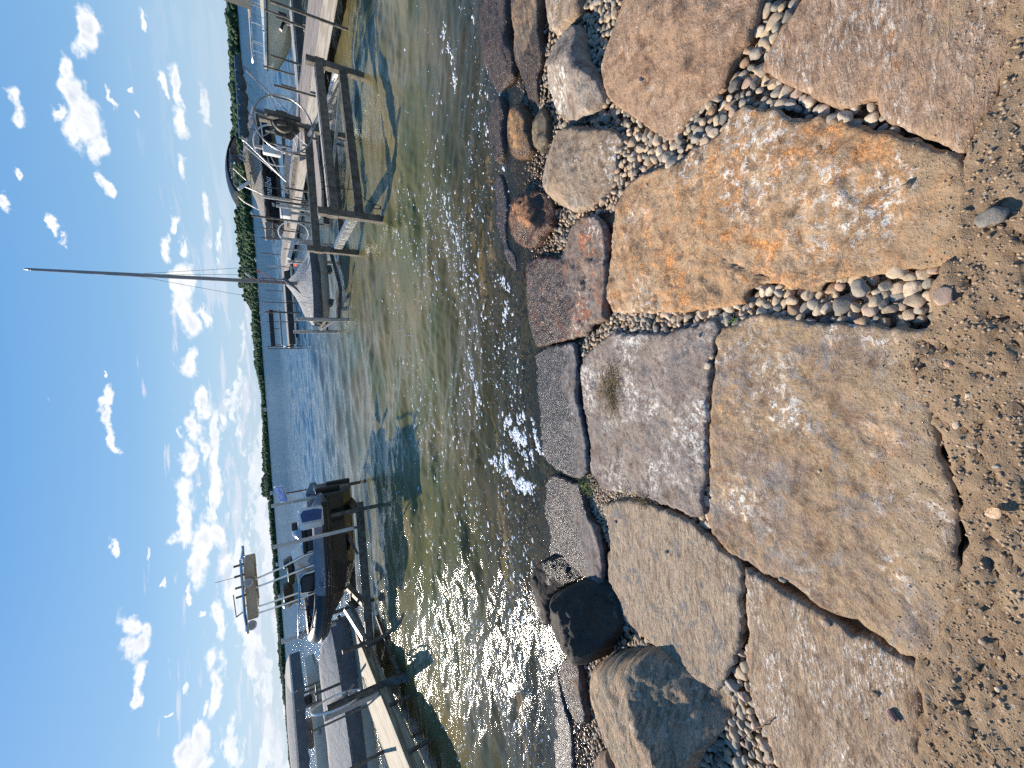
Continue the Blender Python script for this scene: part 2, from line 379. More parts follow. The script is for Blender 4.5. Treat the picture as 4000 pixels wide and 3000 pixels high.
def rock(name, label, cat, dpoly, mat, seed, h=0.0, bevel=.02, step=.014, jit=.006, relief=.004, lump=.0, rnd=1, depth=.16, tilt=(0, 0), dz=0.0, crack=None, facets=0, group=None, cuts=0):
    poly = [G(x_, y_, h * .3 + dz) for x_, y_ in dpoly]
    if h <= .015: rnd = 0; bevel = .012; jit = jit * 1.7
    poly = smooth_poly(poly, rnd)
    if sum(poly[i][0] * poly[(i + 1) % len(poly)][1] - poly[(i + 1) % len(poly)][0] * poly[i][1] for i in range(len(poly))) < 0: poly = poly[::-1]
    ROCKS.append(poly)
    P = densify(poly, step, jit, seed, .004 if h <= .015 else 0)
    cx = sum(p_[0] for p_ in P) / len(P); cy = sum(p_[1] for p_ in P) / len(P)
    x0, x1 = min(p_[0] for p_ in P), max(p_[0] for p_ in P); y0, y1 = min(p_[1] for p_ in P), max(p_[1] for p_ in P)
    gx, gy = np.meshgrid(np.arange(x0, x1, step), np.arange(y0, y1, step * .88)); gx = gx + (np.arange(gx.shape[0]) % 2)[:, None] * step * .5
    rs = np.random.RandomState(seed); gx = gx + rs.uniform(-.2, .2, gx.shape) * step; gy = gy + rs.uniform(-.2, .2, gx.shape) * step
    gx, gy = gx.ravel(), gy.ravel(); ok = inside(P, gx, gy); gx, gy = gx[ok], gy[ok]
    d = edge_dist(P, gx, gy); ok = d > step * .45; gx, gy, d = gx[ok], gy[ok], d[ok]
    nb = len(P)
    # an inner ring so that the rim keeps its own slope
    vs = [Vector(p_) for p_ in P] + [Vector((a, b_)) for a, b_ in zip(gx, gy)]
    r = delaunay_2d_cdt(vs, [(i, (i + 1) % nb) for i in range(nb)], [], 1, 1e-6)
    V2 = np.array([(v.x, v.y) for v in r[0]]); F2 = [f for f in r[2] if len(f) == 3]
    X, Y = V2[:, 0], V2[:, 1]; D = edge_dist(P, X, Y)
    tt = np.clip(D / bevel, 0, 1); prof = np.sqrt(np.maximum(0, 1 - (1 - tt) ** 2))
    if bevel < .04: prof = prof * .75 + .25 * tt
    H = max(h, .0)
    z = zg(Y) + dz + (X - cx) * tilt[0] + (Y - cy) * tilt[1]
    z = z - (1 - prof) * (min(bevel, .035) if h <= .015 else 0) + H * prof
    R0 = max(x1 - x0, y1 - y0) / 2; zb_ = zg(Y) + dz; cl_ = []
    if cuts:
        rc = random.Random(seed * 7)
        if isinstance(cuts, int): cl_ = [(rc.uniform(0, 6.28), rc.uniform(.35, 1.5), rc.uniform(-.15, .45)) for _ in range(cuts)]
        else: cl_ = cuts
    for (a_, sl, s0) in cl_:
        s_p = ((X - cx) * math.cos(a_) + (Y - cy) * math.sin(a_)) / R0 + .05 * fbm(X * 3.5, Y * 3.5, seed + 31, 2)
        z = np.minimum(z, zb_ + h * (1.02 - sl * (s_p - s0)))
    if cl_: z = np.maximum(z, zb_ - .06)
    z += relief * fbm(X * 30, Y * 30, seed + 1, 4, .6) * (0.3 + .7 * tt) + lump * fbm(X * 5, Y * 5, seed + 2, 3, .5) * (.2 + .8 * tt)
    # terraces where the layers of the slab have split off
    if facets:
        q = fbm(X * 3.1, Y * 3.1, seed + 9, 3, .55); z -= facets * (1 / (1 + np.exp(-(q - .25) * 40)))
    if crack:
        for (a, b_) in crack:
            pa, pb = G(*a), G(*b_); dx, dy = pb[0] - pa[0], pb[1] - pa[1]; L2 = dx * dx + dy * dy
            s2 = np.clip(((X - pa[0]) * dx + (Y - pa[1]) * dy) / L2, 0, 1); dd = np.hypot(X - pa[0] - s2 * dx, Y - pa[1] - s2 * dy) + .006 * fbm(X * 20, Y * 20, 5, 2)
            z -= .012 * np.clip(1 - dd / .009, 0, 1)
    bmap = {}
    bset = r[3]
    Vs = [(X[i] - cx, Y[i] - cy, z[i]) for i in range(len(X))]
    # rim vertices: those on boundary edges
    cnt = {}
    for f in F2:
        for i in range(3):
            e = (f[i], f[(i + 1) % 3]); k_ = (min(e), max(e)); cnt[k_] = (e, cnt.get(k_, (None, 0))[1] + 1)
    be = [e for e, c_n in cnt.values() if c_n == 1]
    low = {}; low2 = {}
    for a, b_ in be:
        for q in (a, b_):
            if q not in low:
                px, py, pz = Vs[q]; k_ = .965; und = .006 * float(pn(px * 40 + 5, py * 40, seed))
                low[q] = len(Vs); Vs.append((px * (1 - .01) + und, py * (1 - .01) + und, pz - .035 - .01 * float(pn(px * 30, py * 30, seed))))
                low2[q] = len(Vs); Vs.append((px * k_, py * k_, pz - depth))
    Fs = [tuple(f) for f in F2]
    for a, b_ in be:
        Fs.append((b_, a, low[a], low[b_])); Fs.append((low[b_], low[a], low2[a], low2[b_]))
    o = mesh_obj(name, Vs, Fs, mat, smooth=True, loc=(cx, cy, 0))
    return tag(o, label, cat, group)

TAN = (.36, .29, .205); GREY = (.29, .255, .215); WARM = (.42, .31, .20)
m_rust = stone_mat('rust_slab_stone', (.50, .385, .25), (.45, .32, .19), rust=(.45, .205, .072), rust_amt=.58, white=.75, seed=1, dirt=0.49, blotch=(.20, .135, .09), blotch_amt=.40)
m_upr = stone_mat('pinkish_grey_slab_stone', (.37, .27, .19), (.40, .31, .23), rust=(.44, .22, .10), rust_amt=.35, white=.7, seed=2, dirt=0.29, streak=.8)
m_huge = stone_mat('speckled_grey_brown_stone', (.29, .235, .19), (.40, .315, .205), rust=(.42, .23, .11), rust_amt=.36, white=.8, seed=3, dirt=0.57, blotch=(.23, .20, .18), blotch_amt=.55)
m_low = stone_mat('sandy_grey_stone', (.39, .315, .225), (.37, .30, .22), rust=(.40, .27, .13), rust_amt=.10, white=.75, seed=4, streak=.55, dirt=0.40)
m_light = stone_mat('pale_grey_stone', (.40, .345, .265), (.37, .325, .255), rust_amt=.04, rust=(.36, .25, .14), white=.18, seed=5, blotch=(.17, .16, .155), blotch_amt=.45, streak=.4)
m_mid = stone_mat('white_specked_grey_stone', (.30, .27, .24), (.27, .25, .235), rust=(.42, .23, .13), rust_amt=.24, white=1.0, seed=6, blotch=(.15, .145, .15), blotch_amt=.4)
m_red = stone_mat('red_grey_stone', (.20, .185, .18), (.27, .22, .18), rust=(.30, .10, .045), rust_amt=.55, white=.45, seed=7)
m_blue = stone_mat('blue_grey_wet_stone', (.15, .165, .195), (.20, .205, .22), rust=(.33, .18, .09), rust_amt=.25, white=.4, seed=8)
m_blue2 = stone_mat('wet_brown_grey_stone', (.17, .17, .185), (.23, .21, .20), rust=(.36, .19, .10), rust_amt=.3, white=.2, seed=9)
m_sand = stone_mat('sandy_brown_boulder_stone', (.37, .27, .185), (.42, .31, .22), rust=(.33, .22, .12), rust_amt=.15, white=.25, seed=10, bumpd=.009, blotch=(.24, .19, .15), blotch_amt=.2)
m_grey = stone_mat('pale_grey_boulder_stone', (.39, .36, .31), (.33, .30, .26), rust=(.38, .25, .14), rust_amt=.12, white=.9, seed=11, blotch=(.19, .18, .165), blotch_amt=.3)
m_round = stone_mat('tan_grey_boulder_stone', (.38, .33, .255), (.35, .29, .215), rust=(.36, .20, .09), rust_amt=.22, white=.8, seed=12)
m_green = stone_mat('olive_boulder_stone', (.23, .21, .15), (.27, .22, .15), rust=(.33, .20, .09), rust_amt=.2, white=.1, seed=13)
m_orng = stone_mat('orange_brown_boulder_stone', (.36, .23, .11), (.28, .19, .12), rust=(.42, .21, .08), rust_amt=.5, white=.1, seed=14)
m_dark = stone_mat('dark_banded_stone', (.13, .125, .115), (.30, .23, .16), rust=(.30, .20, .11), rust_amt=.35, white=.1, seed=15, streak=1.2)
m_edge = stone_mat('brown_banded_stone', (.27, .20, .15), (.19, .165, .15), rust=(.34, .20, .10), rust_amt=.3, white=.1, seed=16, streak=1.3)
m_ruddy = stone_mat('ruddy_brown_stone', (.33, .18, .10), (.20, .14, .10), rust=(.40, .18, .08), rust_amt=.6, white=.05, seed=17)
m_green2 = stone_mat('green_and_tan_stone', (.52, .40, .29), (.31, .30, .235), rust=(.40, .24, .13), rust_amt=.35, white=.3, seed=18, bumpd=.010, streak=.3, blotch=(.50, .40, .31), blotch_amt=.35)
m_black = stone_mat('black_boulder_stone', (.030, .028, .024), (.055, .048, .036), rust=(.13, .105, .06), rust_amt=.35, white=.0, seed=19, speck=.25, wet=False)
m_black2 = stone_mat('wet_black_boulder_stone', (.035, .032, .03), (.06, .052, .045), rust=(.10, .07, .05), rust_amt=.2, white=0, seed=20, speck=.2)

rock('flagstone', 'big rust orange slab with white crust in front of the rounded tan grey boulder', 'flagstone',
     [(1604, 228), (1640, 238), (1670, 236), (1722, 258), (1769, 249), (1832, 264), (1892, 280), (1961, 300), (2016, 314), (2075, 335), (2098, 380), (2105, 470), (2080, 560), (2040, 570), (2002, 575), (1934, 586),
      (1879, 593), (1824, 596), (1780, 606), (1760, 624), (1714, 621), (1667, 606), (1634, 612), (1614, 628), (1604, 655), (1560, 664), (1480, 671), (1400, 674), (1321, 673), (1309, 640), (1311, 577), (1319, 533),
      (1324, 456), (1334, 434), (1353, 399), (1386, 377), (1424, 364), (1468, 350), (1504, 311), (1543, 297), (1581, 253)], m_rust, 101, jit=.005, relief=.0045, lump=.010, facets=.010,
     crack=[((1560, 560), (1640, 596)), ((1640, 596), (1700, 615)), ((1440, 570), (1450, 620))])
rock('flagstone', 'grey tan slab with pinkish streaks nearest the upper right corner of the photo', 'flagstone',
     [(1735, -70), (1732, 0), (1694, 50), (1659, 108), (1644, 143), (1655, 158), (1686, 171), (1722, 188), (1758, 208), (1800, 226), (1830, 229), (1850, 216), (1868, 211), (1895, 209), (1899, 234), (1923, 262), (1960, 277), (2002, 289), (2033, 309), (2082, 328),
      (2121, 266), (2154, 220), (2165, 180), (2178, 130), (2198, 65), (2215, 20), (2230, -70)], m_upr, 102, jit=.004, relief=.0035, lump=.006, facets=.007, crack=[((1740, 100), (1760, 50)), ((1760, 50), (1800, 0))])
rock('boulder', 'large sandy brown boulder with a domed top beside the grey tan slab', 'boulder',
     [(1347, -70), (1347, 0), (1325, 63), (1302, 128), (1295, 158), (1303, 198), (1318, 222), (1367, 252), (1394, 275), (1435, 300), (1448, 290), (1470, 255), (1512, 220), (1534, 207), (1562, 170), (1581, 118), (1604, 92), (1622, 52), (1640, 8), (1650, -70)],
     m_sand, 103, cuts=5, h=.075, bevel=.16, relief=.006, lump=.014, rnd=2, crack=[((1390, 195), (1430, 165)), ((1400, 130), (1418, 100))])
rock('boulder', 'pale grey white boulder with sharp left corner, next to the sandy brown boulder', 'boulder',
     [(1232, 50), (1204, 85), (1188, 124), (1186, 193), (1192, 234), (1215, 256), (1237, 268), (1257, 248), (1281, 239), (1298, 209), (1295, 182), (1276, 143), (1259, 116), (1257, 69), (1243, 48)],
     m_grey, 104, cuts=7, h=.10, bevel=.09, relief=.006, lump=.012)
rock('boulder', 'tan stone of smooth face just above the pale grey white boulder', 'boulder',
     [(1182, -70), (1182, 0), (1187, 58), (1202, 78), (1224, 52), (1243, 40), (1254, 0), (1256, -70)], m_round, 105, cuts=4, h=.06, bevel=.06, relief=.004, lump=.01)
rock('boulder', 'rounded tan grey boulder with rusty spots, surrounded by pebbles', 'boulder',
     [(1215, 275), (1193, 300), (1182, 330), (1172, 363), (1172, 399), (1188, 429), (1221, 452), (1243, 459), (1262, 448), (1282, 432), (1306, 405), (1317, 357), (1318, 324), (1332, 300), (1320, 273), (1284, 276), (1243, 268)],
     m_round, 106, cuts=5, h=.11, bevel=.12, relief=.005, lump=.010, rnd=2)
rock('boulder', 'small olive boulder between the rounded tan grey boulder and the water', 'boulder',
     [(1158, 236), (1152, 275), (1155, 322), (1168, 330), (1180, 306), (1184, 280), (1183, 250), (1171, 228)], m_green, 107, cuts=4, h=.06, bevel=.07, relief=.006, lump=.01, rnd=2)
rock('boulder', 'orange brown boulder ringed by dark wet gravel', 'boulder',
     [(1104, 236), (1102, 302), (1108, 344), (1133, 344), (1146, 322), (1144, 280), (1138, 239), (1119, 217)], m_orng, 108, cuts=4, h=.09, bevel=.09, relief=.006, lump=.012, rnd=2)
rock('boulder', 'long dark banded rock with bluish rim, second from the water', 'boulder',
     [(1106, -70), (1106, 0), (1118, 82), (1115, 132), (1128, 170), (1137, 220), (1146, 252), (1152, 222), (1154, 165), (1166, 124), (1163, 55), (1166, 0), (1166, -70)], m_dark, 109, cuts=6, h=.09, bevel=.08, relief=.007, lump=.014)
rock('boulder', 'brown banded rock at the water edge, farthest from the round green boulder', 'boulder',
     [(1053, -70), (1053, 0), (1038, 33), (1046, 96), (1048, 165), (1059, 218), (1070, 226), (1085, 193), (1108, 168), (1110, 110), (1098, 88), (1101, 27), (1101, -70)], m_edge, 110, cuts=6, h=.08, bevel=.09, relief=.006, lump=.012, rnd=2)
rock('boulder', 'narrow wet brown rock at the water edge beside the orange brown boulder', 'boulder',
     [(1068, 232), (1060, 250), (1060, 297), (1070, 344), (1085, 362), (1095, 330), (1091, 275), (1095, 234), (1086, 197)], m_edge, 111, h=.06, bevel=.05, relief=.006, lump=.01, rnd=2)
rock('boulder', 'ruddy brown boulder with a deep dark shaded face above the red grey slab', 'boulder',
     [(1114, 428), (1105, 478), (1104, 520), (1116, 535), (1155, 534), (1170, 510), (1190, 484), (1188, 456), (1176, 420), (1149, 408), (1127, 417)], m_ruddy, 112, cuts=8, h=.11, bevel=.06, relief=.010, lump=.03)
rock('boulder', 'flat grey half sunken rock at the water edge, beside the ruddy brown boulder', 'boulder',
     [(1078, 372), (1070, 400), (1069, 470), (1076, 520), (1090, 550), (1106, 583), (1116, 588), (1114, 548), (1098, 530), (1097, 478), (1102, 440), (1094, 400), (1088, 380)], m_blue2, 113, cuts=4, h=.04, bevel=.05, relief=.005, lump=.008, rnd=2)
rock('flagstone', 'red and grey slab with small ledges, wet at its lake end', 'flagstone',
     [(1138, 568), (1160, 554), (1204, 558), (1215, 549), (1229, 511), (1240, 483), (1259, 468), (1284, 467), (1301, 481), (1309, 516), (1309, 555), (1306, 648), (1305, 690), (1281, 698), (1265, 723), (1232, 733), (1188, 743), (1160, 750), (1144, 703), (1138, 648)],
     m_red, 114, h=.012, bevel=.02, relief=.006, lump=.010, facets=.012, crack=[((1225, 620), (1290, 625)), ((1215, 690), (1255, 660))])
rock('flagstone', 'wet blue grey slab at the water edge, reached by the foam', 'flagstone',
     [(1185, 748), (1245, 742), (1248, 780), (1248, 857), (1253, 879), (1262, 917), (1271, 956), (1272, 1018), (1256, 1034), (1229, 1028), (1204, 1016), (1180, 1000), (1154, 967), (1142, 884), (1138, 802), (1146, 768)],
     m_blue, 115, relief=.004, lump=.008, tilt=(0, -.06), dz=.0)
rock('flagstone', 'grey slab with white specks and a rusty patch, carrying the clump of washed up weed', 'flagstone',
     [(1323, 717), (1353, 722), (1435, 722), (1504, 702), (1534, 690), (1548, 694), (1550, 708), (1541, 731), (1539, 758), (1533, 808), (1526, 857), (1521, 939), (1523, 1036), (1511, 1058), (1513, 1085), (1520, 1114), (1500, 1119),
      (1463, 1101), (1408, 1081), (1367, 1068), (1336, 1063), (1298, 1055), (1288, 1038), (1275, 1020), (1275, 967), (1267, 917), (1259, 879), (1253, 816), (1252, 797), (1260, 772), (1287, 746), (1312, 728)],
     m_mid, 116, relief=.004, lump=.006)
rock('flagstone', 'huge grey brown slab blotched with white lichen, centre right of the photo', 'flagstone',
     [(1604, 688), (1580, 704), (1559, 712), (1546, 731), (1546, 758), (1542, 813), (1535, 871), (1531, 939), (1533, 1036), (1535, 1077), (1528, 1118), (1532, 1141), (1548, 1166), (1578, 1196), (1631, 1226), (1659, 1243), (1700, 1257), (1737, 1288), (1769, 1314),
      (1813, 1328), (1850, 1343), (1879, 1359), (1920, 1394), (1956, 1419), (1997, 1429), (2030, 1423), (2036, 1385), (2050, 1340), (2080, 1268), (2084, 1241), (2070, 1215), (2057, 1181), (2066, 1154), (2064, 1077), (2042, 1030), (2026, 960), (2010, 884), (1996, 829),
      (1976, 790), (1985, 745), (2014, 706), (1947, 712), (1851, 698), (1769, 701), (1686, 686), (1645, 680)],
     m_huge, 117, relief=.004, lump=.007, facets=.004, crack=[((2000, 1050), (2060, 1080)), ((1985, 1190), (2050, 1215))])
rock('flagstone', 'wet brown grey slab touching the two black boulders', 'flagstone',
     [(1185, 1030), (1204, 1028), (1229, 1040), (1254, 1045), (1260, 1071), (1270, 1110), (1290, 1140), (1302, 1187), (1306, 1231), (1303, 1258), (1281, 1256), (1254, 1242), (1237, 1223), (1215, 1209), (1188, 1203), (1168, 1212), (1166, 1181), (1160, 1104), (1165, 1063)],
     m_blue2, 118, relief=.004, lump=.008, tilt=(0, -.06), dz=.0)
rock('flagstone', 'smooth pale grey slab with dark damp spots, beside the green and tan boulder', 'flagstone',
     [(1299, 1093), (1334, 1083), (1367, 1083), (1402, 1094), (1463, 1116), (1496, 1134), (1530, 1164), (1571, 1203), (1595, 1214), (1601, 1235), (1600, 1294), (1601, 1340), (1597, 1401), (1581, 1428), (1567, 1464), (1550, 1496), (1518, 1479), (1479, 1457), (1457, 1443),
      (1435, 1418), (1408, 1391), (1380, 1371), (1350, 1347), (1337, 1307), (1326, 1277), (1313, 1255), (1311, 1201), (1318, 1179), (1311, 1132)],
     m_light, 119, relief=.0028, lump=.005)
rock('flagstone', 'broad sandy grey slab with fine white flecks, lowest of the dry slabs in the photo', 'flagstone',
     [(1608, 1228), (1622, 1236), (1672, 1267), (1719, 1298), (1763, 1325), (1807, 1350), (1840, 1374), (1879, 1386), (1920, 1410), (1958, 1434), (1984, 1448), (1990, 1472), (1986, 1505), (1992, 1547), (1990, 1588), (1982, 1632), (1978, 1740), (1700, 1740), (1681, 1659), (1664, 1615),
      (1645, 1574), (1627, 1533), (1618, 1478), (1613, 1395), (1615, 1354), (1610, 1294)], m_low, 120, relief=.0035, lump=.006)
rock('boulder', 'big angular boulder of green and tan stone at the lower edge of the photo', 'boulder',
     [(1292, 1430), (1320, 1413), (1361, 1413), (1400, 1404), (1424, 1418), (1452, 1448), (1490, 1481), (1534, 1506), (1556, 1533), (1556, 1575), (1532, 1608), (1500, 1640), (1475, 1740), (1352, 1740), (1345, 1654), (1328, 1610), (1309, 1566), (1291, 1505), (1285, 1464)],
     m_green2, 121, cuts=[(R_(-48), 1.7, .34), (R_(5), 1.2, .50), (R_(140), .45, -.1), (R_(80), .9, .35), (R_(-120), .6, .35), (R_(180), .8, .5)], h=.23, bevel=.12, relief=.006, lump=.022, rnd=1)
rock('boulder', 'dry topped black boulder casting a deep shade onto the pebbles', 'boulder',
     [(1205, 1285), (1212, 1272), (1237, 1262), (1259, 1258), (1283, 1262), (1300, 1276), (1314, 1298), (1328, 1327), (1328, 1351), (1314, 1393), (1300, 1413), (1285, 1432), (1268, 1430), (1245, 1405), (1218, 1368), (1205, 1338), (1202, 1307)],
     m_black, 122, cuts=[(R_(-42), 1.1, -.12), (R_(-75), 1.2, .15), (R_(0), 1.1, .2), (R_(140), .35, -.2), (R_(75), 1.0, .35), (R_(-110), .8, .3)], h=.31, bevel=.10, relief=.009, lump=.035, rnd=2)
rock('boulder', 'wet glossy black boulder at the water edge', 'boulder',
     [(1158, 1228), (1170, 1208), (1199, 1203), (1218, 1211), (1236, 1239), (1238, 1256), (1210, 1270), (1202, 1288), (1199, 1313), (1198, 1344), (1182, 1355), (1169, 1335), (1160, 1299), (1157, 1258)],
     m_black2, 123, cuts=[(R_(-40), 1.0, -.1), (R_(60), .8, .3), (R_(150), .5, .1)], h=.15, bevel=.10, relief=.006, lump=.02, rnd=2)
rock('boulder', 'low wet brown rock between the black boulders and the lower edge of the photo', 'boulder',
     [(1210, 1431), (1229, 1418), (1245, 1431), (1256, 1459), (1261, 1505), (1268, 1541), (1268, 1567), (1254, 1567), (1234, 1541), (1220, 1500), (1211, 1464)], m_edge, 124, cuts=5, h=.06, bevel=.07, relief=.006, lump=.012, rnd=2)
rock('boulder', 'long flat ledge washed by the water below the wet black boulder', 'boulder',
     [(1176, 1372), (1188, 1412), (1206, 1440), (1213, 1492), (1223, 1535), (1234, 1571), (1236, 1602), (1246, 1740), (1200, 1740), (1200, 1602), (1188, 1547), (1180, 1478), (1172, 1417)], m_blue2, 125, dz=-.02, h=.02, bevel=.04, relief=.006, lump=.010, rnd=2)
rock('boulder', 'striped tan stone at the lower edge, between the pebbles and the green and tan boulder', 'boulder',
     [(1290, 1626), (1310, 1622), (1324, 1643), (1330, 1740), (1288, 1740), (1284, 1650)], m_dark, 126, h=.05, bevel=.05, relief=.006, lump=.01, rnd=2)

# ---------------------------------------------------------------- pebbles in the joints
def ico(sub):
    bm = bmesh.new(); bmesh.ops.create_icosphere(bm, subdivisions=sub, radius=1)
    v = np.array([tuple(q.co) for q in bm.verts]); f = np.array([[q.index for q in g.verts] for g in bm.faces]); bm.free(); return v, f
IV2, IF2 = ico(2); IV3, IF3 = ico(3)
def pebble_shape(v, seed):
    rs = np.random.RandomState(seed)
    s3 = np.array([1.0, rs.uniform(.68, .95), rs.uniform(.48, .72)])
    p = np.sign(v) * np.abs(v) ** rs.uniform(.75, .95)
    k = 1 + .13 * pn(v[:, 0] * 1.3 + seed, v[:, 1] * 1.3 + v[:, 2], seed) + .10 * pn(v[:, 2] * 1.7 + seed, v[:, 0] * 1.5 - v[:, 1], seed + 3)
    for _ in range(4):            # broken flats
        n = rs.normal(size=3); n /= np.linalg.norm(n); dd = p @ n; c0 = rs.uniform(.5, .85); p = p - np.outer(np.maximum(0, dd - c0) * .85, n)
    return p * k[:, None] * s3
PCOL = {'tan': ((.38, .285, .185), (.45, .34, .225)), 'pale beige': ((.49, .385, .27), (.54, .43, .31)), 'grey': ((.25, .22, .175), (.32, .28, .22)),
        'dark grey': ((.13, .12, .105), (.18, .165, .14)), 'pinkish': ((.40, .27, .19), (.45, .32, .235)), 'brown': ((.28, .17, .09), (.34, .22, .13))}
def pebble_mat(name, c1, c2, island=False):
    m = bpy.data.materials.new(name); m.use_nodes = True; t = NT(m.node_tree)
    b = t.n('ShaderNodeBsdfPrincipled'); out = t.n('ShaderNodeOutputMaterial'); t.L(b.outputs[0], out.inputs[0])
    geo = t.n('ShaderNodeNewGeometry'); pos = geo.outputs['Position']
    if island:
        rnd = geo.outputs['Random Per Island']
        col = t.ramp(rnd, [(0, (.38, .275, .17)), (.2, (.44, .33, .22)), (.36, (.50, .39, .27)), (.5, (.26, .23, .18)), (.66, (.31, .275, .21)), (.78, (.15, .135, .11)), (.88, (.45, .29, .19)), (1, (.31, .18, .09))])
        col.node.color_ramp.interpolation = 'CONSTANT'
    else:
        rnd = t.n('ShaderNodeObjectInfo').outputs['Random']; col = t.mix(rnd, c1, c2)
    off = t.v('ADD', pos, t.v('SCALE', (7., 3., 5.))); t.L(rnd, off.node.inputs[1].links[0].from_node.inputs['Scale'])
    n1 = t.noise(off, 55, 6, .65); n2 = t.noise(off, 400, 3, .6)
    col = t.mix(t.m('MULTIPLY', t.step(n1, .45, .66), .35), col, (.20, .15, .10))
    col = t.mix(t.m('MULTIPLY', t.step(n2, .56, .66), .4), col, (.60, .53, .44))
    col = t.mix(t.m('MULTIPLY', t.step(t.noise(off, 230, 2, .5), .60, .68), .55), col, (.08, .06, .05))
    sp = t.n('ShaderNodeSeparateXYZ'); t.L(pos, sp.inputs[0]); wf = t.step(t.m('ADD', sp.outputs[2], t.m('MULTIPLY', t.noise(pos, 4, 3, .5), .05)), .055, .10, 1, 0)
    col = t.mix(wf, col, t.mix(t.step(sp.outputs[2], -.03, .0), t.mix(1.0, col, (.95, .66, .40), 'MULTIPLY'), t.mix(1.0, col, (.50, .42, .36), 'MULTIPLY')))
    t.L(col, b.inputs['Base Color']); t.L(t.step(wf, 0, 1, .72, .18), b.inputs['Roughness'])
    t.L(t.bump(t.m('ADD', n1, t.m('MULTIPLY', n2, .4)), .0025), b.inputs['Normal'])
    return m
PM = {k: pebble_mat('pebble_' + k.replace(' ', '_'), *v) for k, v in PCOL.items()}
m_gravel = pebble_mat('gravel_stone', None, None, True)
GRAV = [  # (polygon in photo, half size near, name of the place)
    ('upper', [(1100, -60), (1745, -60), (1640, 160), (1700, 178), (1790, 222), (1905, 205), (1912, 240), (1960, 285), (1915, 283), (1800, 262), (1735, 252), (1600, 230), (1540, 300), (1420, 372), (1330, 445), (1235, 480), (1205, 560), (1120, 600), (1096, 540), (1078, 370), (1100, 230), (1110, 150)]),
    ('middle', [(1300, 700), (1315, 672), (1500, 668), (1604, 655), (1634, 610), (1760, 620), (1790, 603), (1920, 585), (2010, 572), (2068, 566), (2060, 590), (2030, 640), (2012, 702), (1900, 706), (1700, 690), (1600, 690), (1552, 712), (1500, 706), (1420, 724), (1325, 722), (1262, 775), (1247, 800), (1240, 745), (1270, 722)]),
    ('crack', [(1196, 1010), (1240, 1028), (1275, 1024), (1300, 1052), (1340, 1060), (1420, 1078), (1420, 1094), (1340, 1084), (1302, 1096), (1314, 1130), (1322, 1178), (1308, 1192), (1285, 1135), (1262, 1095), (1252, 1046), (1215, 1038)]),
    ('crack', [(1240, 780), (1256, 796), (1262, 870), (1276, 950), (1277, 1022), (1268, 1022), (1262, 950), (1250, 880)]),
    ('crack', [(1455, 1098), (1525, 1110), (1534, 1145), (1500, 1136)]), ('crack', [(1520, 1040), (1538, 1070), (1532, 1120), (1510, 1080)]), ('crack', [(1528, 770), (1550, 770), (1545, 840), (1530, 850)]),
    ('lower', [(1168, 1350), (1204, 1320), (1330, 1270), (1345, 1340), (1440, 1420), (1560, 1500), (1570, 1462), (1600, 1396), (1617, 1400), (1622, 1490), (1650, 1570), (1700, 1660), (1705, 1740), (1500, 1740), (1330, 1740), (1240, 1740), (1235, 1600), (1225, 1530), (1205, 1430), (1185, 1400)]),
    ('dirt', [(2020, 600), (2110, 560), (2212, 700), (2212, 1500), (2110, 1600), (2080, 1290), (2080, 1000), (2010, 800)]),
]
GP = [(n_, [G(*p) for p in pl]) for n_, pl in GRAV]
rs = random.Random(5)
cand = []
def in_any_rock(x_, y_, marg=0.0):
    A = np.array([x_]); B = np.array([y_])
    for P in ROCKS:
        if inside(P, A, B)[0]:
            if marg == 0 or edge_dist(P, A, B)[0] > marg: return True
    return False
RS = []
for place, P in GP:
    x0, x1 = min(p[0] for p in P), max(p[0] for p in P); y0, y1 = min(p[1] for p in P), max(p[1] for p in P)
    area = abs(sum(P[i][0] * P[(i + 1) % len(P)][1] - P[(i + 1) % len(P)][0] * P[i][1] for i in range(len(P)))) / 2
    dens_ = 26000 if place != 'dirt' else 160
    N = int(dens_ * (x1 - x0) * (y1 - y0)); N = min(N, 42000)
    nr = np.random.RandomState(len(RS) + 3)
    qx = nr.uniform(x0, x1, N); qy = nr.uniform(y0, y1, N); ok = inside(P, qx, qy)
    for RP in ROCKS:
        bx = [p[0] for p in RP]; by = [p[1] for p in RP]
        ins = inside(RP, qx, qy) if place != 'none' else ok * False
        if place == 'dirt': continue
        if ins.any():
            ii = np.where(ins)[0]; dd = edge_dist(RP, qx[ii], qy[ii]); ok[ii[dd > .004]] = False
    for a, b_ in zip(qx[ok], qy[ok]):
        RS.append((float(a), float(b_), place))
rs.shuffle(RS)
cell = {}; pebs = []; CS = .06
for (a, b_, place) in RS:
    far = min(1, max(0, (b_ - 1.2) / 1.6))
    r0 = (.0205 * (1 - far) + .0125 * far) * rs.choice([.7, .8, .9, 1, 1, 1.1, 1.2, 1.42])
    if place == 'crack': r0 *= .62 if b_ > 1.25 else .9
    if place == 'dirt': r0 *= rs.choice([.25, .3, .4, .5, .6])
    k = (int(a // CS), int(b_ // CS)); bad = 0
    for i in (-1, 0, 1):
        for j in (-1, 0, 1):
            for (c0, d0, r1) in cell.get((k[0] + i, k[1] + j), ()):
                dd = math.hypot(a - c0, b_ - d0)
                if dd < .86 * (r0 + r1) * .80: bad = 1; break
            if bad: break
        if bad: break
    if bad: continue
    cell.setdefault(k, []).append((a, b_, r0)); pebs.append((a, b_, r0, place))
def vis_size(p):
    d = math.sqrt(p[0] ** 2 + p[1] ** 2 + (CAM_H - .3) ** 2); return p[2] / d
def photo_xy(a, b_, z):
    q = Vector((a, b_, z - CAM_H)); dz_ = q.dot(FW); return 2000 + FPX * q.dot(CX) / dz_, 1500 - FPX * q.dot(CY) / dz_
vis = [];  rest = []
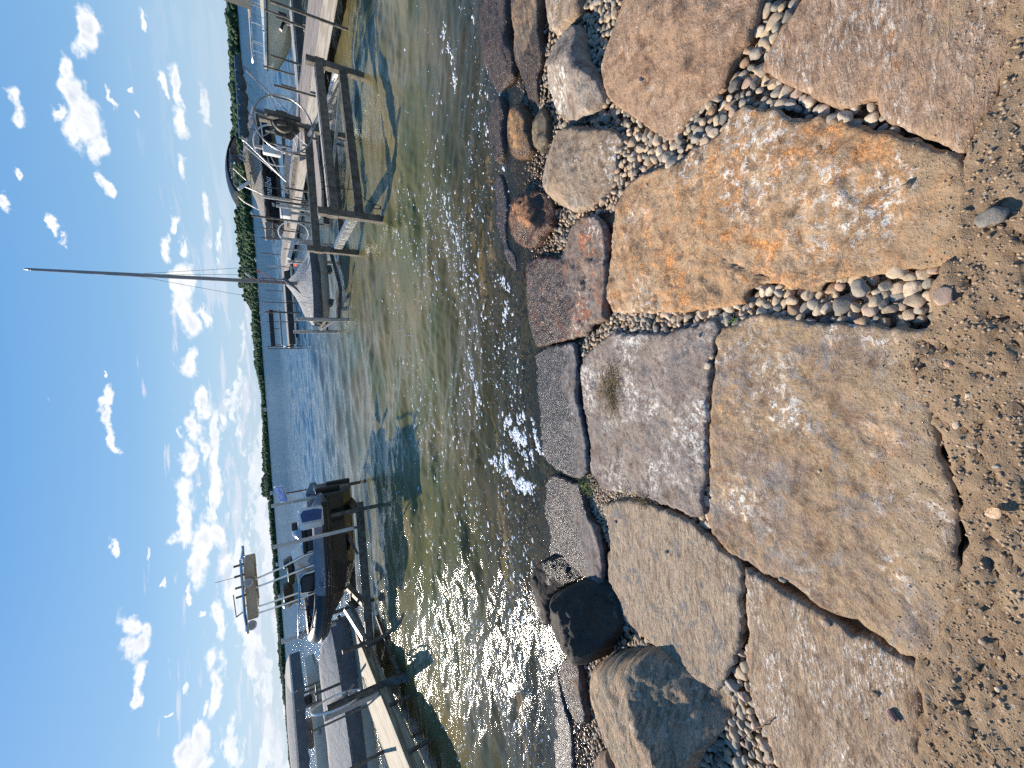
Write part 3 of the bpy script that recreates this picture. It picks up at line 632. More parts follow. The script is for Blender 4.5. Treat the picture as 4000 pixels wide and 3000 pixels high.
for p in pebs:
    X_, Y_ = photo_xy(p[0], p[1], float(zg(p[1])))
    (vis if (10 < X_ < 3985 and 15 < Y_ < 2985) else rest).append(p)
vis.sort(key=vis_size, reverse=True)
solo = vis[:296]; rest += vis[296:]
shapes = []
for k in range(12):
    me = bpy.data.meshes.new('pebble_shape'); v = pebble_shape(IV3, 40 + k); me.from_pydata([tuple(q) for q in v], [], [tuple(int(i) for i in f) for f in IF3]); me.polygons.foreach_set('use_smooth', [True] * len(me.polygons)); shapes.append(me)
WHERE = {'upper': 'in gravel between the rust slab and the boulders', 'middle': 'in the gravel joint between rust and grey slabs',
         'crack': 'in a narrow crack between flat slabs', 'lower': 'in gravel around the green and tan boulder', 'dirt': 'half pressed into the bare soil'}
SH = {}
for (a, b_, r0, place) in solo:
    cn = rs.choices(list(PCOL), [36, 15, 27, 8, 8, 6])[0]
    key = (rs.randrange(12), cn)
    if key not in SH:
        me = shapes[key[0]].copy(); me.materials.append(PM[cn]); SH[key] = me
    o = bpy.data.objects.new('pebble', SH[key]); C.objects.link(o)
    s = r0 * 1.16; o.scale = (s, s, s)
    o.location = (a, b_, float(zg(b_)) + (-.050 + rs.uniform(0, .028) if place in ('upper', 'middle', 'lower') else (-.042 if place == 'crack' else .008)))
    o.rotation_euler = (rs.uniform(-.5, .5), rs.uniform(-.5, .5), rs.uniform(0, 6.28))
    lab = cn + ' rounded pebble ' + WHERE[place]
    tag(o, lab, 'pebble', lab.replace('pebble', 'pebbles'))
# second layer + all the small ones: nobody could count these
for _ in range(0): pass
Vl, Fl, off = [], [], 0
def addp(a, b_, z, r0, seed, flat=1.0):
    global off
    rr = np.random.RandomState(seed); v = SHAPES2[seed % 16] * r0
    e = Matrix.Rotation(rr.uniform(0, 6.28), 3, 'Z') @ Matrix.Rotation(rr.uniform(-.6, .6), 3, 'X') @ Matrix.Rotation(rr.uniform(-.6, .6), 3, 'Y')
    v = v @ np.array(e).T; v = v + np.array([a, b_, z]); Vl.append(v); Fl.append(IF2 + off); off += len(v)
SHAPES2 = [pebble_shape(IV2, 80 + k) for k in range(16)]
for i, (a, b_, r0, place) in enumerate(rest):
    zz = float(zg(b_)); addp(a, b_, zz + (-.052 + rs.uniform(0, .024) if place in ('upper', 'middle', 'lower') else (-.045 if place == 'crack' else .006)), r0 * 1.15, i)
k = 0
for (a, b_, place) in RS[:5200]:      # the layer below
    if place in ('dirt',): continue
    addp(a, b_, float(zg(b_)) - .078, .016 if b_ < 1.8 else .012, 9000 + k); k += 1
for i in range(2600):                 # stones under the shallow water
    a = rs.uniform(-4.5, 4.5); b_ = 2.75 + abs(rs.gauss(0, .75)); addp(a, b_, float(zg(b_)) - .08, rs.uniform(.012, .035), 20000 + i)
o = np_obj('gravel', np.concatenate(Vl), np.concatenate(Fl), m_gravel); tag(o, 'small wet and dry gravel filling the joints below the larger pebbles', 'gravel', kind='stuff')
# single finds lying on the rocks
bpy.context.view_layer.update(); DG = bpy.context.evaluated_depsgraph_get()
def drop(x_, y_):
    h_, l_, *_r = sc.ray_cast(DG, Vector((x_, y_, 1.2)), Vector((0, 0, -1)))
    return l_.z if h_ else float(zg(y_))
# crumbs of soil on the bare ground and on the ends of the slabs
Vl, Fl, off = [], [], 0
CR = []
for k in range(16):
    v = IV2.copy(); rq = np.random.RandomState(500 + k); v = v * (1 + rq.uniform(-.33, .33, len(v)))[:, None] * np.array([1, rq.uniform(.6, 1), rq.uniform(.5, .9)]); CR.append(v)
SHAPES2, KEEP2 = CR, SHAPES2
for i in range(6500):
    a = rs.uniform(-1.6, 1.15); e_ = float(soil_edge(a)); b_ = e_ + rs.gauss(-.10, .11) if rs.random() < .86 else e_ + abs(rs.gauss(0, .05))
    if b_ > e_ and in_any_rock(a, b_) is False: continue
    r0 = rs.choice([.0012, .0014, .0018, .002, .0024, .003, .003, .0036, .005]) * (1 if b_ < e_ else .6)
    addp(a, b_, drop(a, b_) + r0 * .25, r0, 30000 + i)
m_crumb = pmat('soil_crumb', (.33, .235, .15), .95, bumpsc=300, bumpd=.001, var=.3, varsc=40)
tag(np_obj('soil_crumbs', np.concatenate(Vl), np.concatenate(Fl), m_crumb, smooth=False), 'loose crumbs of dry brown soil scattered at the ends of the slabs', 'soil', kind='stuff')

def solo_stone(dx, dy, r0, cn, label, seed, mat=None, cat='pebble', flat=None, group=None):
    x_, y_ = G(dx, dy); me = bpy.data.meshes.new('pebble_shape'); v = pebble_shape(IV3, seed) * r0
    if flat: v[:, 2] *= flat
    me.from_pydata([tuple(q) for q in v], [], [tuple(int(i) for i in f) for f in IF3]); me.polygons.foreach_set('use_smooth', [True] * len(me.polygons)); me.materials.append(mat or PM[cn])
    o = bpy.data.objects.new('pebble' if cat == 'pebble' else cat.replace(' ', '_'), me); C.objects.link(o); o.location = (x_, y_, drop(x_, y_) + r0 * .45); o.rotation_euler = (0, 0, seed * 1.3)
    return tag(o, label, cat, group)
solo_stone(1957, 403, .014, 'brown', 'dark brown stone lying alone on the rust orange slab', 301)
solo_stone(1401, 181, .012, 'grey', 'small pale grey pebble lying on the sandy brown boulder', 302)
solo_stone(1397, 400, .010, 'tan', 'small tan pebble lying at the lake end of the rust orange slab', 303)
solo_stone(1890, 1499, .012, 'brown', 'dark chip of stone on the broad sandy grey slab', 304)
solo_stone(1930, 1543, .016, 'pinkish', 'long purple chip of stone on the broad sandy grey slab', 305, mat=pmat('purple_stone', (.22, .13, .12), .8))
solo_stone(1440, 1193, .012, 'grey', 'grey pebble lying alone on the pale grey slab, nearer the huge slab', 306)
solo_stone(1330, 1127, .013, 'dark grey', 'dark wet pebble on the lake end of the pale grey slab', 307)
solo_stone(1530, 790, .017, 'pale beige', 'pale beige pebble wedged beside the crack of the huge slab', 308)
solo_stone(1537, 771, .013, 'tan', 'tan pebble next to the pale beige one in the crack', 309)
solo_stone(1530, 868, .013, 'grey', 'grey pebble stuck halfway along the crack of the huge slab', 310)
solo_stone(1512, 726, .010, 'pinkish', 'pinkish pebble on the corner of the white specked slab', 311)
solo_stone(1855, 622, .032, 'grey', 'largest smooth grey cobble in the gravel joint', 312)
solo_stone(1689, 1253, .015, 'grey', 'grey pebble in the dark gap beside the broad sandy slab, nearest the pale slab', 313)
solo_stone(1716, 1278, .014, 'pale beige', 'pale greenish pebble in the dark gap beside the broad sandy slab', 314)
solo_stone(1790, 1331, .020, 'tan', 'fat tan pebble wedged over the dark gap beside the broad sandy slab', 315)
solo_stone(1784, 1345, .016, 'pinkish', 'pinkish pebble leaning on the fat tan pebble at the dark gap', 316)
solo_stone(1824, 1337, .015, 'pale beige', 'round beige pebble at the dark gap, below the fat tan pebble', 317)
solo_stone(2148, 472, .030, 'dark grey', 'dark grey cobble sunk in the soil beyond the rust orange slab', 318)
solo_stone(2040, 640, .024, 'pinkish', 'pinkish white rock at the landward end of the gravel joint', 319)
solo_stone(2155, 1005, .008, 'grey', 'grey bit of stone in the soil beyond the huge slab', 320)
solo_stone(1770, 1018, .006, 'pale beige', 'tiny pale yellow pebble on the huge slab', 321)
solo_stone(2008, 1505, .016, 'dark grey', 'grey flat stone in the soil below the broad sandy slab', 322)
solo_stone(1560, 694, .010, 'grey', 'grey pebble on the tip between the joint and the huge slab', 323)
# shell
bm = bmesh.new(); n_ = 9; vv = []
for i in range(n_):
    for j in range(6):
        a = (i / (n_ - 1) - .5) * 2.1; r0 = .004 + j * .0042 * (1 - .25 * abs(a)); vv.append(bm.verts.new((r0 * math.sin(a) * 1.1, r0 * math.cos(a) * 1.3, .006 * math.sin(j / 5 * 2.2) + .001 * math.cos(i * 3))))
for i in range(n_ - 1):
    for j in range(5): bm.faces.new((vv[i * 6 + j], vv[i * 6 + j + 1], vv[(i + 1) * 6 + j + 1], vv[(i + 1) * 6 + j]))
bmesh.ops.solidify(bm, geom=bm.faces[:], thickness=.0012)
me = bpy.data.meshes.new('shell'); bm.to_mesh(me); bm.free(); me.materials.append(pmat('shell_pearl', (.75, .55, .36), .35, var=.25, varsc=60)); me.polygons.foreach_set('use_smooth', [True] * len(me.polygons))
o = bpy.data.objects.new('shell', me); C.objects.link(o); x_, y_ = G(2140, 1091); o.location = (x_, y_, float(zg(y_)) + .022); o.rotation_euler = (.3, .2, 2.3)
tag(o, 'cream and orange broken mussel shell lying on the soil', 'shell')

# washed-up weed: one tangle
def strands(name, pts, n, L, rad, seed, mats, spread):
    rr = random.Random(seed); Vw, Fw = [], []
    for i in range(n):
        px, py = rr.choice(pts); x_ = px + rr.gauss(0, spread); y_ = py + rr.gauss(0, spread); z_ = float(zg(y_)) + rr.uniform(.004, .02)
        a = rr.uniform(0, 6.28); l = L * rr.uniform(.35, 1.2); seg = 6; cur = rr.uniform(-1.2, 1.2); prev = None; rad_ = rad * rr.uniform(.5, 1.5)
        for s in range(seg + 1):
            t_ = s / seg; zz = z_ + .012 * math.sin(t_ * 3.1) * rr.uniform(.3, 1); w_ = rad_ * (1 - .7 * t_)
            nx, ny = -math.sin(a) * w_, math.cos(a) * w_
            Vw += [(x_ + nx, y_ + ny, zz), (x_ - nx, y_ - ny, zz), (x_, y_, zz + w_)]
            k0 = len(Vw) - 3
            if prev is not None:
                for q in range(3): Fw.append((prev + q, prev + (q + 1) % 3, k0 + (q + 1) % 3, k0 + q))
            prev = k0; x_ += math.cos(a) * l / seg; y_ += math.sin(a) * l / seg; a += cur / seg * 1.5 + rr.uniform(-.3, .3)
    return mesh_obj(name, Vw, Fw, mats, smooth=True)
m_weed = pmat('dead_weed', (.20, .14, .05), .7, var=.5, varsc=70)
m_weedg = pmat('green_weed', (.13, .17, .03), .6, var=.5, varsc=70)
o = strands('water_weed', [G(1318, 850), G(1312, 832), G(1322, 862), G(1326, 815)], 150, .15, .0016, 4, m_weed, .030)
tag(o, 'tangle of washed up brown water weed lying on the white specked slab', 'water weed')
o = strands('water_weed', [G(1272, 1045), G(1278, 1060), G(1262, 1050)], 90, .07, .0018, 5, m_weedg, .02)
tag(o, 'green strands of weed caught in the crack beside the wet slabs', 'water weed')
o = strands('water_weed', [G(1350, 1068), G(1395, 1082), G(1380, 1080)], 60, .07, .0015, 6, m_weed, .02)
tag(o, 'thin weed stems caught in the crack above the pale grey slab', 'water weed')
o = strands('grass_sprig', [G(1588, 692)], 9, .035, .0022, 7, pmat('fresh_leaf', (.08, .20, .03), .5), .005)
tag(o, 'fresh green sprig growing at the corner of the huge slab', 'plant')
o = strands('twig', [G(1675, 1550)], 1, .20, .0028, 12, pmat('twig_bark', (.25, .14, .08), .8), .002)
tag(o, 'thin reddish twig across the pebbles at the lower edge', 'twig')

# ---------------------------------------------------------------- water
rs = random.Random(17)
WAV = []
for i in range(34):
    lam = .10 * (1.095 ** i) * rs.uniform(.9, 1.1); th = rs.gauss(0, .42) + .10
    WAV.append((2 * math.pi / lam, th, rs.uniform(0, 6.28), lam))
def wave(X, Y, sp_=None):
    Z = np.zeros_like(X); wx = .10 * fbm(X * .7, Y * .7, 51, 2); wy = .10 * fbm(X * .7 + 9, Y * .7, 52, 2)
    amp_mod = .55 + .65 * np.clip(fbm(X * .35, Y * .45, 61, 3) + .45, 0, 1.3)
    for (k_, th, ph, lam) in WAV:
        a = .0082 * lam ** .95
        if sp_ is not None: a = a * np.clip((lam / np.maximum(sp_, 1e-4) - 2.2) / 2.0, 0, 1)
        s = np.sin(k_ * ((X + wx) * math.sin(th) + (Y + wy) * math.cos(th)) + ph)
        Z = Z + a * (s + .22 * (1 - np.abs(s)) * 2)
    sh = np.clip((Y - 2.7) / 1.3, .18, 1)
    return Z * amp_mod * sh
yy = [2.0]
while yy[-1] < 4200:
    y_ = yy[-1]; yy.append(y_ + max(.012, .0011 * y_ ** 1.75 if y_ < 12 else .0074 * y_ * (y_ / 12) ** .35))
yy = np.array(yy); tt = np.linspace(-1, 1, 620); tt = np.tan(tt * 1.20) / math.tan(1.20) * 2.1
WX = (yy[:, None] * .95 + 1.6) * tt[None, :]; WY = np.repeat(yy[:, None], len(tt), 1)
spc = np.maximum(np.gradient(yy)[:, None], np.abs(np.gradient(WX, axis=1)) * .55) + 0 * WX
WZ = wave(WX, WY, spc)
n0, n1 = WX.shape; idx = np.arange(n0 * n1).reshape(n0, n1)
F = np.stack([idx[:-1, :-1], idx[:-1, 1:], idx[1:, 1:], idx[1:, :-1]], -1).reshape(-1, 4)
m = bpy.data.materials.new('lake_water'); m.use_nodes = True; t = NT(m.node_tree)
out = t.n('ShaderNodeOutputMaterial'); pos = t.n('ShaderNodeNewGeometry').outputs['Position']
sp = t.n('ShaderNodeSeparateXYZ'); t.L(pos, sp.inputs[0])
pw = t.v('MULTIPLY', pos, (.45, 1.0, 1.0))
r1 = t.noise(pw, 26, 4, .6, .4); r2 = t.noise(pw, 7, 5, .6, .6); r3 = t.noise(t.v('MULTIPLY', pos, (.35, 1, 1)), 1.5, 5, .62, .5)
far_ = t.step(sp.outputs[1], 9, 40)
hgt = t.m('ADD', t.m('MULTIPLY', r1, t.step(sp.outputs[1], 3, 60, .0055, .0)), t.m('ADD', t.m('MULTIPLY', r2, t.step(sp.outputs[1], 3, 14, .007, .030)), t.m('MULTIPLY', r3, t.m('MULTIPLY', far_, .16))))
nb = t.n('ShaderNodeBump', i_Distance=1.0, i_Strength=1.0); t.L(hgt, nb.inputs['Height'])
lw = t.n('ShaderNodeFresnel', i_IOR=1.34); t.L(nb.outputs[0], lw.inputs['Normal'])
murk_and_sky = t.n('ShaderNodeBsdfDiffuse'); 
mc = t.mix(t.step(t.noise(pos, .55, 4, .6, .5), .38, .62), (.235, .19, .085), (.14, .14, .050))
mc = t.mix(t.step(sp.outputs[1], 6, 26), mc, (.020, .085, .165))  # far out the blue of the reflected sky is put into the body colour
t.L(mc, murk_and_sky.inputs[0])
tr = t.n('ShaderNodeBsdfTransparent'); tr.inputs[0].default_value = (.93, .90, .78, 1)
body = mixsh(t, t.step(sp.outputs[1], 2.9, 6.0, .08, .80), tr.outputs[0], murk_and_sky.outputs[0])
gl = t.n('ShaderNodeBsdfGlossy', i_Roughness=.06); t.L(nb.outputs[0], gl.inputs['Normal']); gl.inputs[0].default_value = (.97, .99, 1, 1)
# steep little waves far out hide the flat parts from the low eye: less mirror
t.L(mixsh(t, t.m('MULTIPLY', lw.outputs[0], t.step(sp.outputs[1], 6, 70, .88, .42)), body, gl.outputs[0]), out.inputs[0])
V = np.stack([WX, WY, WZ], -1).reshape(-1, 3)
tag(np_obj('water', V, F, m), kind='structure')
# foam
def wz_at(x_, y_): return float(wave(np.array([x_]), np.array([y_]))[0])
m_foam = bpy.data.materials.new('foam'); m_foam.use_nodes = True; t = NT(m_foam.node_tree); b = t.n('ShaderNodeBsdfPrincipled'); out = t.n('ShaderNodeOutputMaterial'); t.L(b.outputs[0], out.inputs[0])
b.inputs['Base Color'].default_value = (.80, .81, .80, 1); b.inputs['Roughness'].default_value = .6
rs = random.Random(23); fx, fy, fr, fe = [], [], [], []
def blob(x_, y_, r_, e_): fx.append(x_); fy.append(y_); fr.append(r_); fe.append(e_)
def GW(dx, dy):
    d = ray(dx * 1.8083, dy * 1.8083); t_ = -CAM_H / d.z; return d.x * t_, d.y * t_
for i in range(6200):
    x_ = rs.uniform(-5.4, 3.0) if rs.random() < .8 else rs.uniform(-5, 5); y_ = 3.05 + abs(rs.gauss(0, 1.7)); 
    if pn(np.array([x_ * .8]), np.array([y_ * 1.1]), 77)[0] + rs.uniform(-.6, .45) < -.05: continue
    if y_ > 7.5: continue
    blob(x_, y_, .0030 + .012 * rs.random() ** 4 + .0010 * (y_ - 3), rs.uniform(1, 2.6))
for (path, wid, n_) in [([(1128, 915), (1098, 905), (1110, 940), (1130, 960), (1145, 985)], .05, 420), ([(1085, 985), (1100, 1020), (1125, 1040), (1145, 1060)], .06, 480), ([(1062, 985), (1080, 1000)], .05, 120),
                        ([(1090, 690), (1098, 640), (1085, 600)], .03, 90), ([(1180, 985), (1160, 960), (1150, 900)], .02, 80), ([(1040, 620), (1010, 560), (985, 500), (960, 420)], .05, 160), ([(1010, 760), (1035, 830), (1050, 900)], .05, 110), ([(960, 60), (975, 130), (985, 200)], .06, 120)]:
    P_ = [GW(*q) for q in path]
    for i in range(n_):
        k = rs.randrange(len(P_) - 1); t_ = rs.random(); x_ = P_[k][0] * (1 - t_) + P_[k + 1][0] * t_ + rs.gauss(0, wid); y_ = P_[k][1] * (1 - t_) + P_[k + 1][1] * t_ + rs.gauss(0, wid * .8)
        if pn(np.array([x_ * 9]), np.array([y_ * 9]), 78)[0] < -.10: continue
        blob(x_, y_, rs.uniform(.004, .013), rs.uniform(1, 2.6))
fx, fy = np.array(fx), np.array(fy); fz = wave(fx, fy)
gz = zg(fy); 
Vl, Fl, off = [], [], 0
ang = np.linspace(0, 2 * np.pi, 9)[:-1]
for i in range(len(fx)):
    if fz[i] + .002 < gz[i] - .02 and fy[i] < 2.9: continue
    rr = np.random.RandomState(i); th = rr.uniform(-.5, .5); k = fr[i] * (1 + .3 * rr.uniform(-1, 1, 8)); a = np.cos(ang) * k * fe[i]; b_ = np.sin(ang) * k
    ring = np.stack([fx[i] + a * math.cos(th) - b_ * math.sin(th), fy[i] + a * math.sin(th) + b_ * math.cos(th), np.full(8, fz[i] - .001)], -1)
    ring2 = ring * .45 + np.array([fx[i], fy[i], fz[i]]) * .55; ring2[:, 2] = fz[i] + .0035 + fr[i] * .10
    Vl.append(np.concatenate([ring, ring2, [[fx[i], fy[i], fz[i] + .0042 + fr[i] * .14]]]))
    f = []
    for j in range(8):
        q = (j + 1) % 8; f += [(off + j, off + q, off + 8 + q), (off + j, off + 8 + q, off + 8 + j), (off + 8 + j, off + 8 + q, off + 16)]
    Fl.append(np.array(f)); off += 17
tag(np_obj('foam', np.concatenate(Vl), np.concatenate(Fl), m_foam), 'flecks and streaks of white foam floating near the bank', 'foam', kind='stuff')

# ---------------------------------------------------------------- far shore with its woods
SHORE = [(-120, 864, 919), (5, 876, 925), (136, 884, 932), (377, 884, 945), (600, 897, 962), (777, 903, 979), (994, 918, 993), (1081, 922, 1001), (1163, 939, 1006), (1198, 966, 1009), (1271, 977, 1012), (1434, 987, 1023), (1545, 1013, 1032),
         (1700, 1016, 1042), (1827, 1015, 1052), (1935, 1012, 1060), (1955, 1036, 1061), (2125, 1048, 1071), (2258, 1058, 1082), (2340, 1063, 1091), (2462, 1074, 1101), (2584, 1082, 1112), (2663, 1093, 1118), (2825, 1110, 1128), (2930, 1118, 1136), (3150, 1130, 1150)]
def interp_shore(yq):
    Ys = [s[0] for s in SHORE]; return float(np.interp(yq, Ys, [s[1] for s in SHORE])), float(np.interp(yq, Ys, [s[2] for s in SHORE]))
def shore_pt(yq):
    xt, xw = interp_shore(yq); a, e1 = azel(xt, yq); a2, e0 = azel(xw, yq)
    D = float(np.interp(yq, [-120, 900, 1200, 1900, 2600, 3150], [420, 470, 560, 800, 1000, 1150]))
    return a2, D, max(4.0, D * (math.tan(e1) - math.tan(e0)) * 1.0)
LINE = [shore_pt(q) for q in np.linspace(-400 if False else -120, 3150, 160)]
m_bank = pmat('shore_bank', (.16, .15, .10), .9)
Vb, Fb = [], []
for i, (a, D, h_) in enumerate(LINE):
    for (dd, zz) in ((-3, -1.0), (0, .35), (14, h_ * .22), (90, h_ * .38), (400, h_ * .42), (700, -1)):
        r_ = D + dd; Vb.append((r_ * math.sin(a), r_ * math.cos(a), zz))
for i in range(len(LINE) - 1):
    for j in range(5):
        k = i * 6 + j; Fb.append((k, k + 6, k + 7, k + 1))
tag(mesh_obj('far_shore', Vb, Fb, m_bank, smooth=True), kind='structure')
m_far = bpy.data.materials.new('far_foliage'); m_far.use_nodes = True; t = NT(m_far.node_tree); b = t.n('ShaderNodeBsdfPrincipled'); out = t.n('ShaderNodeOutputMaterial'); t.L(b.outputs[0], out.inputs[0])
geo = t.n('ShaderNodeNewGeometry')
c = t.ramp(geo.outputs['Random Per Island'], [(0, (.028, .072, .030)), (.35, (.048, .098, .034)), (.7, (.070, .128, .040)), (1, (.105, .155, .05))])
c = t.mix(t.m('MULTIPLY', t.step(t.noise(geo.outputs['Position'], .35, 4, .7), .4, .6), .55), c, (.016, .040, .02))
t.L(c, b.inputs['Base Color']); b.inputs['Roughness'].default_value = .9; t.L(t.bump(t.noise(geo.outputs['Position'], .8, 5, .7), 1.2), b.inputs['Normal'])
rs = random.Random(31); Vl, Fl, off = [], [], 0
BL = []
for k in range(14):
    v = IV2.copy(); n_ = 1 + .55 * pn(v[:, 0] * 1.9 + k * 5, v[:, 1] * 1.9 + v[:, 2] * 1.3, 200 + k) + .35 * pn(v[:, 2] * 4 + k, v[:, 0] * 4, 300 + k); BL.append(v * n_[:, None] * np.array([1, 1, .95]))
yq = -110.0
while yq < 3100:
    a, D, h_ = shore_pt(yq); h_ *= 1 + .16 * float(fbm(np.array([yq / 34.]), np.array([.5]), 91, 3)[0])
    edge_ = 1930 < yq < 1960 or 1840 < yq < 1852
    treeh = min(h_, max(9.0, h_ * .62)); cr = np.clip(h_ * .11, 1.7, 3.0)
    step_ = cr * .62 / D * 2000
    for row in range(5):
        dd = 4 + row * 13; gz_ = (h_ - treeh) * (row / 4.0); top = (gz_ + treeh) * rs.uniform(.84, 1.03) * (.80 + .05 * row)
        if edge_ : top *= .72
        for lv in range(5):
            zc = top - cr * .7 - lv * cr * 1.15
            if zc < gz_ * .5 or zc < 1: break
            r_ = D + dd + rs.uniform(-4, 4); a_ = a + rs.uniform(-1, 1) * cr * .8 / D; s = cr * rs.uniform(.7, 1.25) * (1 + .12 * lv)
            v = BL[rs.randrange(14)] * s; v = v * np.array([1, 1, rs.uniform(.75, 1.15)]); v = v + np.array([r_ * math.sin(a_), r_ * math.cos(a_), zc]); Vl.append(v); Fl.append(IF2 + off); off += len(v)
    yq += step_
tag(np_obj('far_woods', np.concatenate(Vl), np.concatenate(Fl), m_far), 'dense green woods on the far shore of the lake', 'woods', kind='stuff')

# ---------------------------------------------------------------- builder for made things
class MB:
    def __init__(s): s.v = []; s.f = []
    def add(s, V, F):
        o = len(s.v); s.v += [tuple(q) for q in V]; s.f += [tuple(i + o for i in f) for f in F]; return s
    def box(s, c, d, rz=0, rx=0, ry=0, bev=0):
        hx, hy, hz = d[0] / 2, d[1] / 2, d[2] / 2
        M = Matrix.Translation(c) @ Matrix.Rotation(rz, 4, 'Z') @ Matrix.Rotation(ry, 4, 'Y') @ Matrix.Rotation(rx, 4, 'X')
        if bev:
            bm = bmesh.new(); bmesh.ops.create_cube(bm, size=1); bmesh.ops.scale(bm, vec=d, verts=bm.verts)
            bmesh.ops.bevel(bm, geom=bm.edges[:], offset=bev, segments=2, affect='EDGES', profile=.5)
            bm.verts.index_update(); s.add([M @ q.co for q in bm.verts], [[q.index for q in g.verts] for g in bm.faces]); bm.free(); return s
        V = [M @ Vector((x, y, z)) for x in (-hx, hx) for y in (-hy, hy) for z in (-hz, hz)]
        return s.add(V, [(0, 1, 3, 2), (4, 6, 7, 5), (0, 4, 5, 1), (2, 3, 7, 6), (0, 2, 6, 4), (1, 5, 7, 3)])
    def bar(s, a, b, w, h, up=(0, 0, 1)):
        """box-section beam from a to b"""
        a, b = Vector(a), Vector(b); d = (b - a); L = d.length; d.normalize(); u = Vector(up); sd = d.cross(u)
        if sd.length < 1e-4: sd = d.cross(Vector((1, 0, 0)))
        sd.normalize(); u = sd.cross(d)
        V = []
        for q in (a, b):
            for i, j in ((-1, -1), (1, -1), (1, 1), (-1, 1)): V.append(q + sd * (i * w / 2) + u * (j * h / 2))
        return s.add(V, [(3, 2, 1, 0), (4, 5, 6, 7), (0, 1, 5, 4), (1, 2, 6, 5), (2, 3, 7, 6), (3, 0, 4, 7)])
    def chan(s, a, b, w, h, th=.012, up=(0, 0, 1)):
        """C-channel: web facing the side, two flanges"""
        a, b = Vector(a), Vector(b); d = (b - a).normalized(); u = Vector(up); sd = d.cross(u).normalized(); u = sd.cross(d)
        s.bar(a, b, th, h, up)
        for k in (-1, 1):
            o = sd * (w / 2 + th / 2) + u * (k * (h / 2 - th / 2)); s.bar(a + o, b + o, w, th, up)
        return s
    def tube(s, pts, r, n=10, closed=False, cap=True, rr=None):
        P = [Vector(p) for p in pts]; m = len(P); rings = []; prev = None; base = len(s.v)
        for i in range(m):
            if closed: d = P[(i + 1) % m] - P[i - 1]
            else: d = P[min(i + 1, m - 1)] - P[max(i - 1, 0)]
            d.normalize()
            if prev is None:
                u = Vector((0, 0, 1)) if abs(d.z) < .9 else Vector((1, 0, 0)); u = (u - d * u.dot(d)).normalized()
            else: u = (prev - d * prev.dot(d)).normalized()
            prev = u; v = d.cross(u); r_ = rr[i] if rr else r
            for k in range(n):
                a = 2 * math.pi * k / n; s.v.append(tuple(P[i] + (u * math.cos(a) + v * math.sin(a)) * r_))
        for i in range(m if closed else m - 1):
            for k in range(n):
                a0 = base + i * n + k; a1 = base + i * n + (k + 1) % n; b0 = base + ((i + 1) % m) * n + k; b1 = base + ((i + 1) % m) * n + (k + 1) % n
                s.f.append((a0, a1, b1, b0))
        if cap and not closed:
            s.f.append(tuple(base + k for k in range(n))[::-1]); s.f.append(tuple(base + (m - 1) * n + k for k in range(n)))
        return s
    def ring(s, c, R, r, ax, n=40, k=8, sx=1.0):
        ax = Vector(ax).normalized(); u = Vector((0, 0, 1)) if abs(ax.z) < .9 else Vector((1, 0, 0)); u = (u - ax * u.dot(ax)).normalized(); v = ax.cross(u)
        return s.tube([Vector(c) + (u * math.cos(a) + v * math.sin(a) * sx) * R for a in [2 * math.pi * i / n for i in range(n)]], r, k, closed=True)
    def disc(s, c, R, th, ax, n=28):
        ax = Vector(ax).normalized(); return s.tube([Vector(c) - ax * th / 2, Vector(c) + ax * th / 2], R, n)
    def loft(s, rows, closed=False, capends=False):
        n = len(rows[0]); base = len(s.v)
        for r_ in rows: s.v += [tuple(q) for q in r_]
        for i in range(len(rows) - 1):
            for k in range(n if closed else n - 1):
                a = base + i * n + k; b = base + i * n + (k + 1) % n; s.f.append((a, b, b + n, a + n))
        if capends:
            s.f.append(tuple(base + k for k in range(n))[::-1]); s.f.append(tuple(base + (len(rows) - 1) * n + k for k in range(n)))
        return s
    def poly(s, pts, th, nrm):
        nrm = Vector(nrm).normalized() * th / 2; n = len(pts); A = [Vector(p) + nrm for p in pts] + [Vector(p) - nrm for p in pts]
        return s.add(A, [tuple(range(n)), tuple(range(2 * n - 1, n - 1, -1))] + [(i, i + n, (i + 1) % n + n, (i + 1) % n) for i in range(n)])
    def go(s, name, mat, parent=None, smooth=False, label=None):
        o = bpy.data.objects.new(name, None) if not s.v else None
        if o is None:
            loc = (0, 0, 0)
            V = s.v
            if parent is not None:
                pl = Vector(parent_world(parent)); V = [(q[0] - pl.x, q[1] - pl.y, q[2] - pl.z) for q in s.v]
            else:
                n = len(s.v); loc = (sum(q[0] for q in s.v) / n, sum(q[1] for q in s.v) / n, min(q[2] for q in s.v)); V = [(q[0] - loc[0], q[1] - loc[1], q[2] - loc[2]) for q in s.v]
            o = mesh_obj(name, V, s.f, mat, parent, smooth, loc if parent is None else None)
        if smooth:
            try: o.data.set_sharp_from_angle(angle=R_(38))
            except Exception: pass
        if label: o['label'] = label
        return o
def parent_world(p):
    v = Vector((0, 0, 0))
    while p is not None: v = v + p.location; p = p.parent
    return v

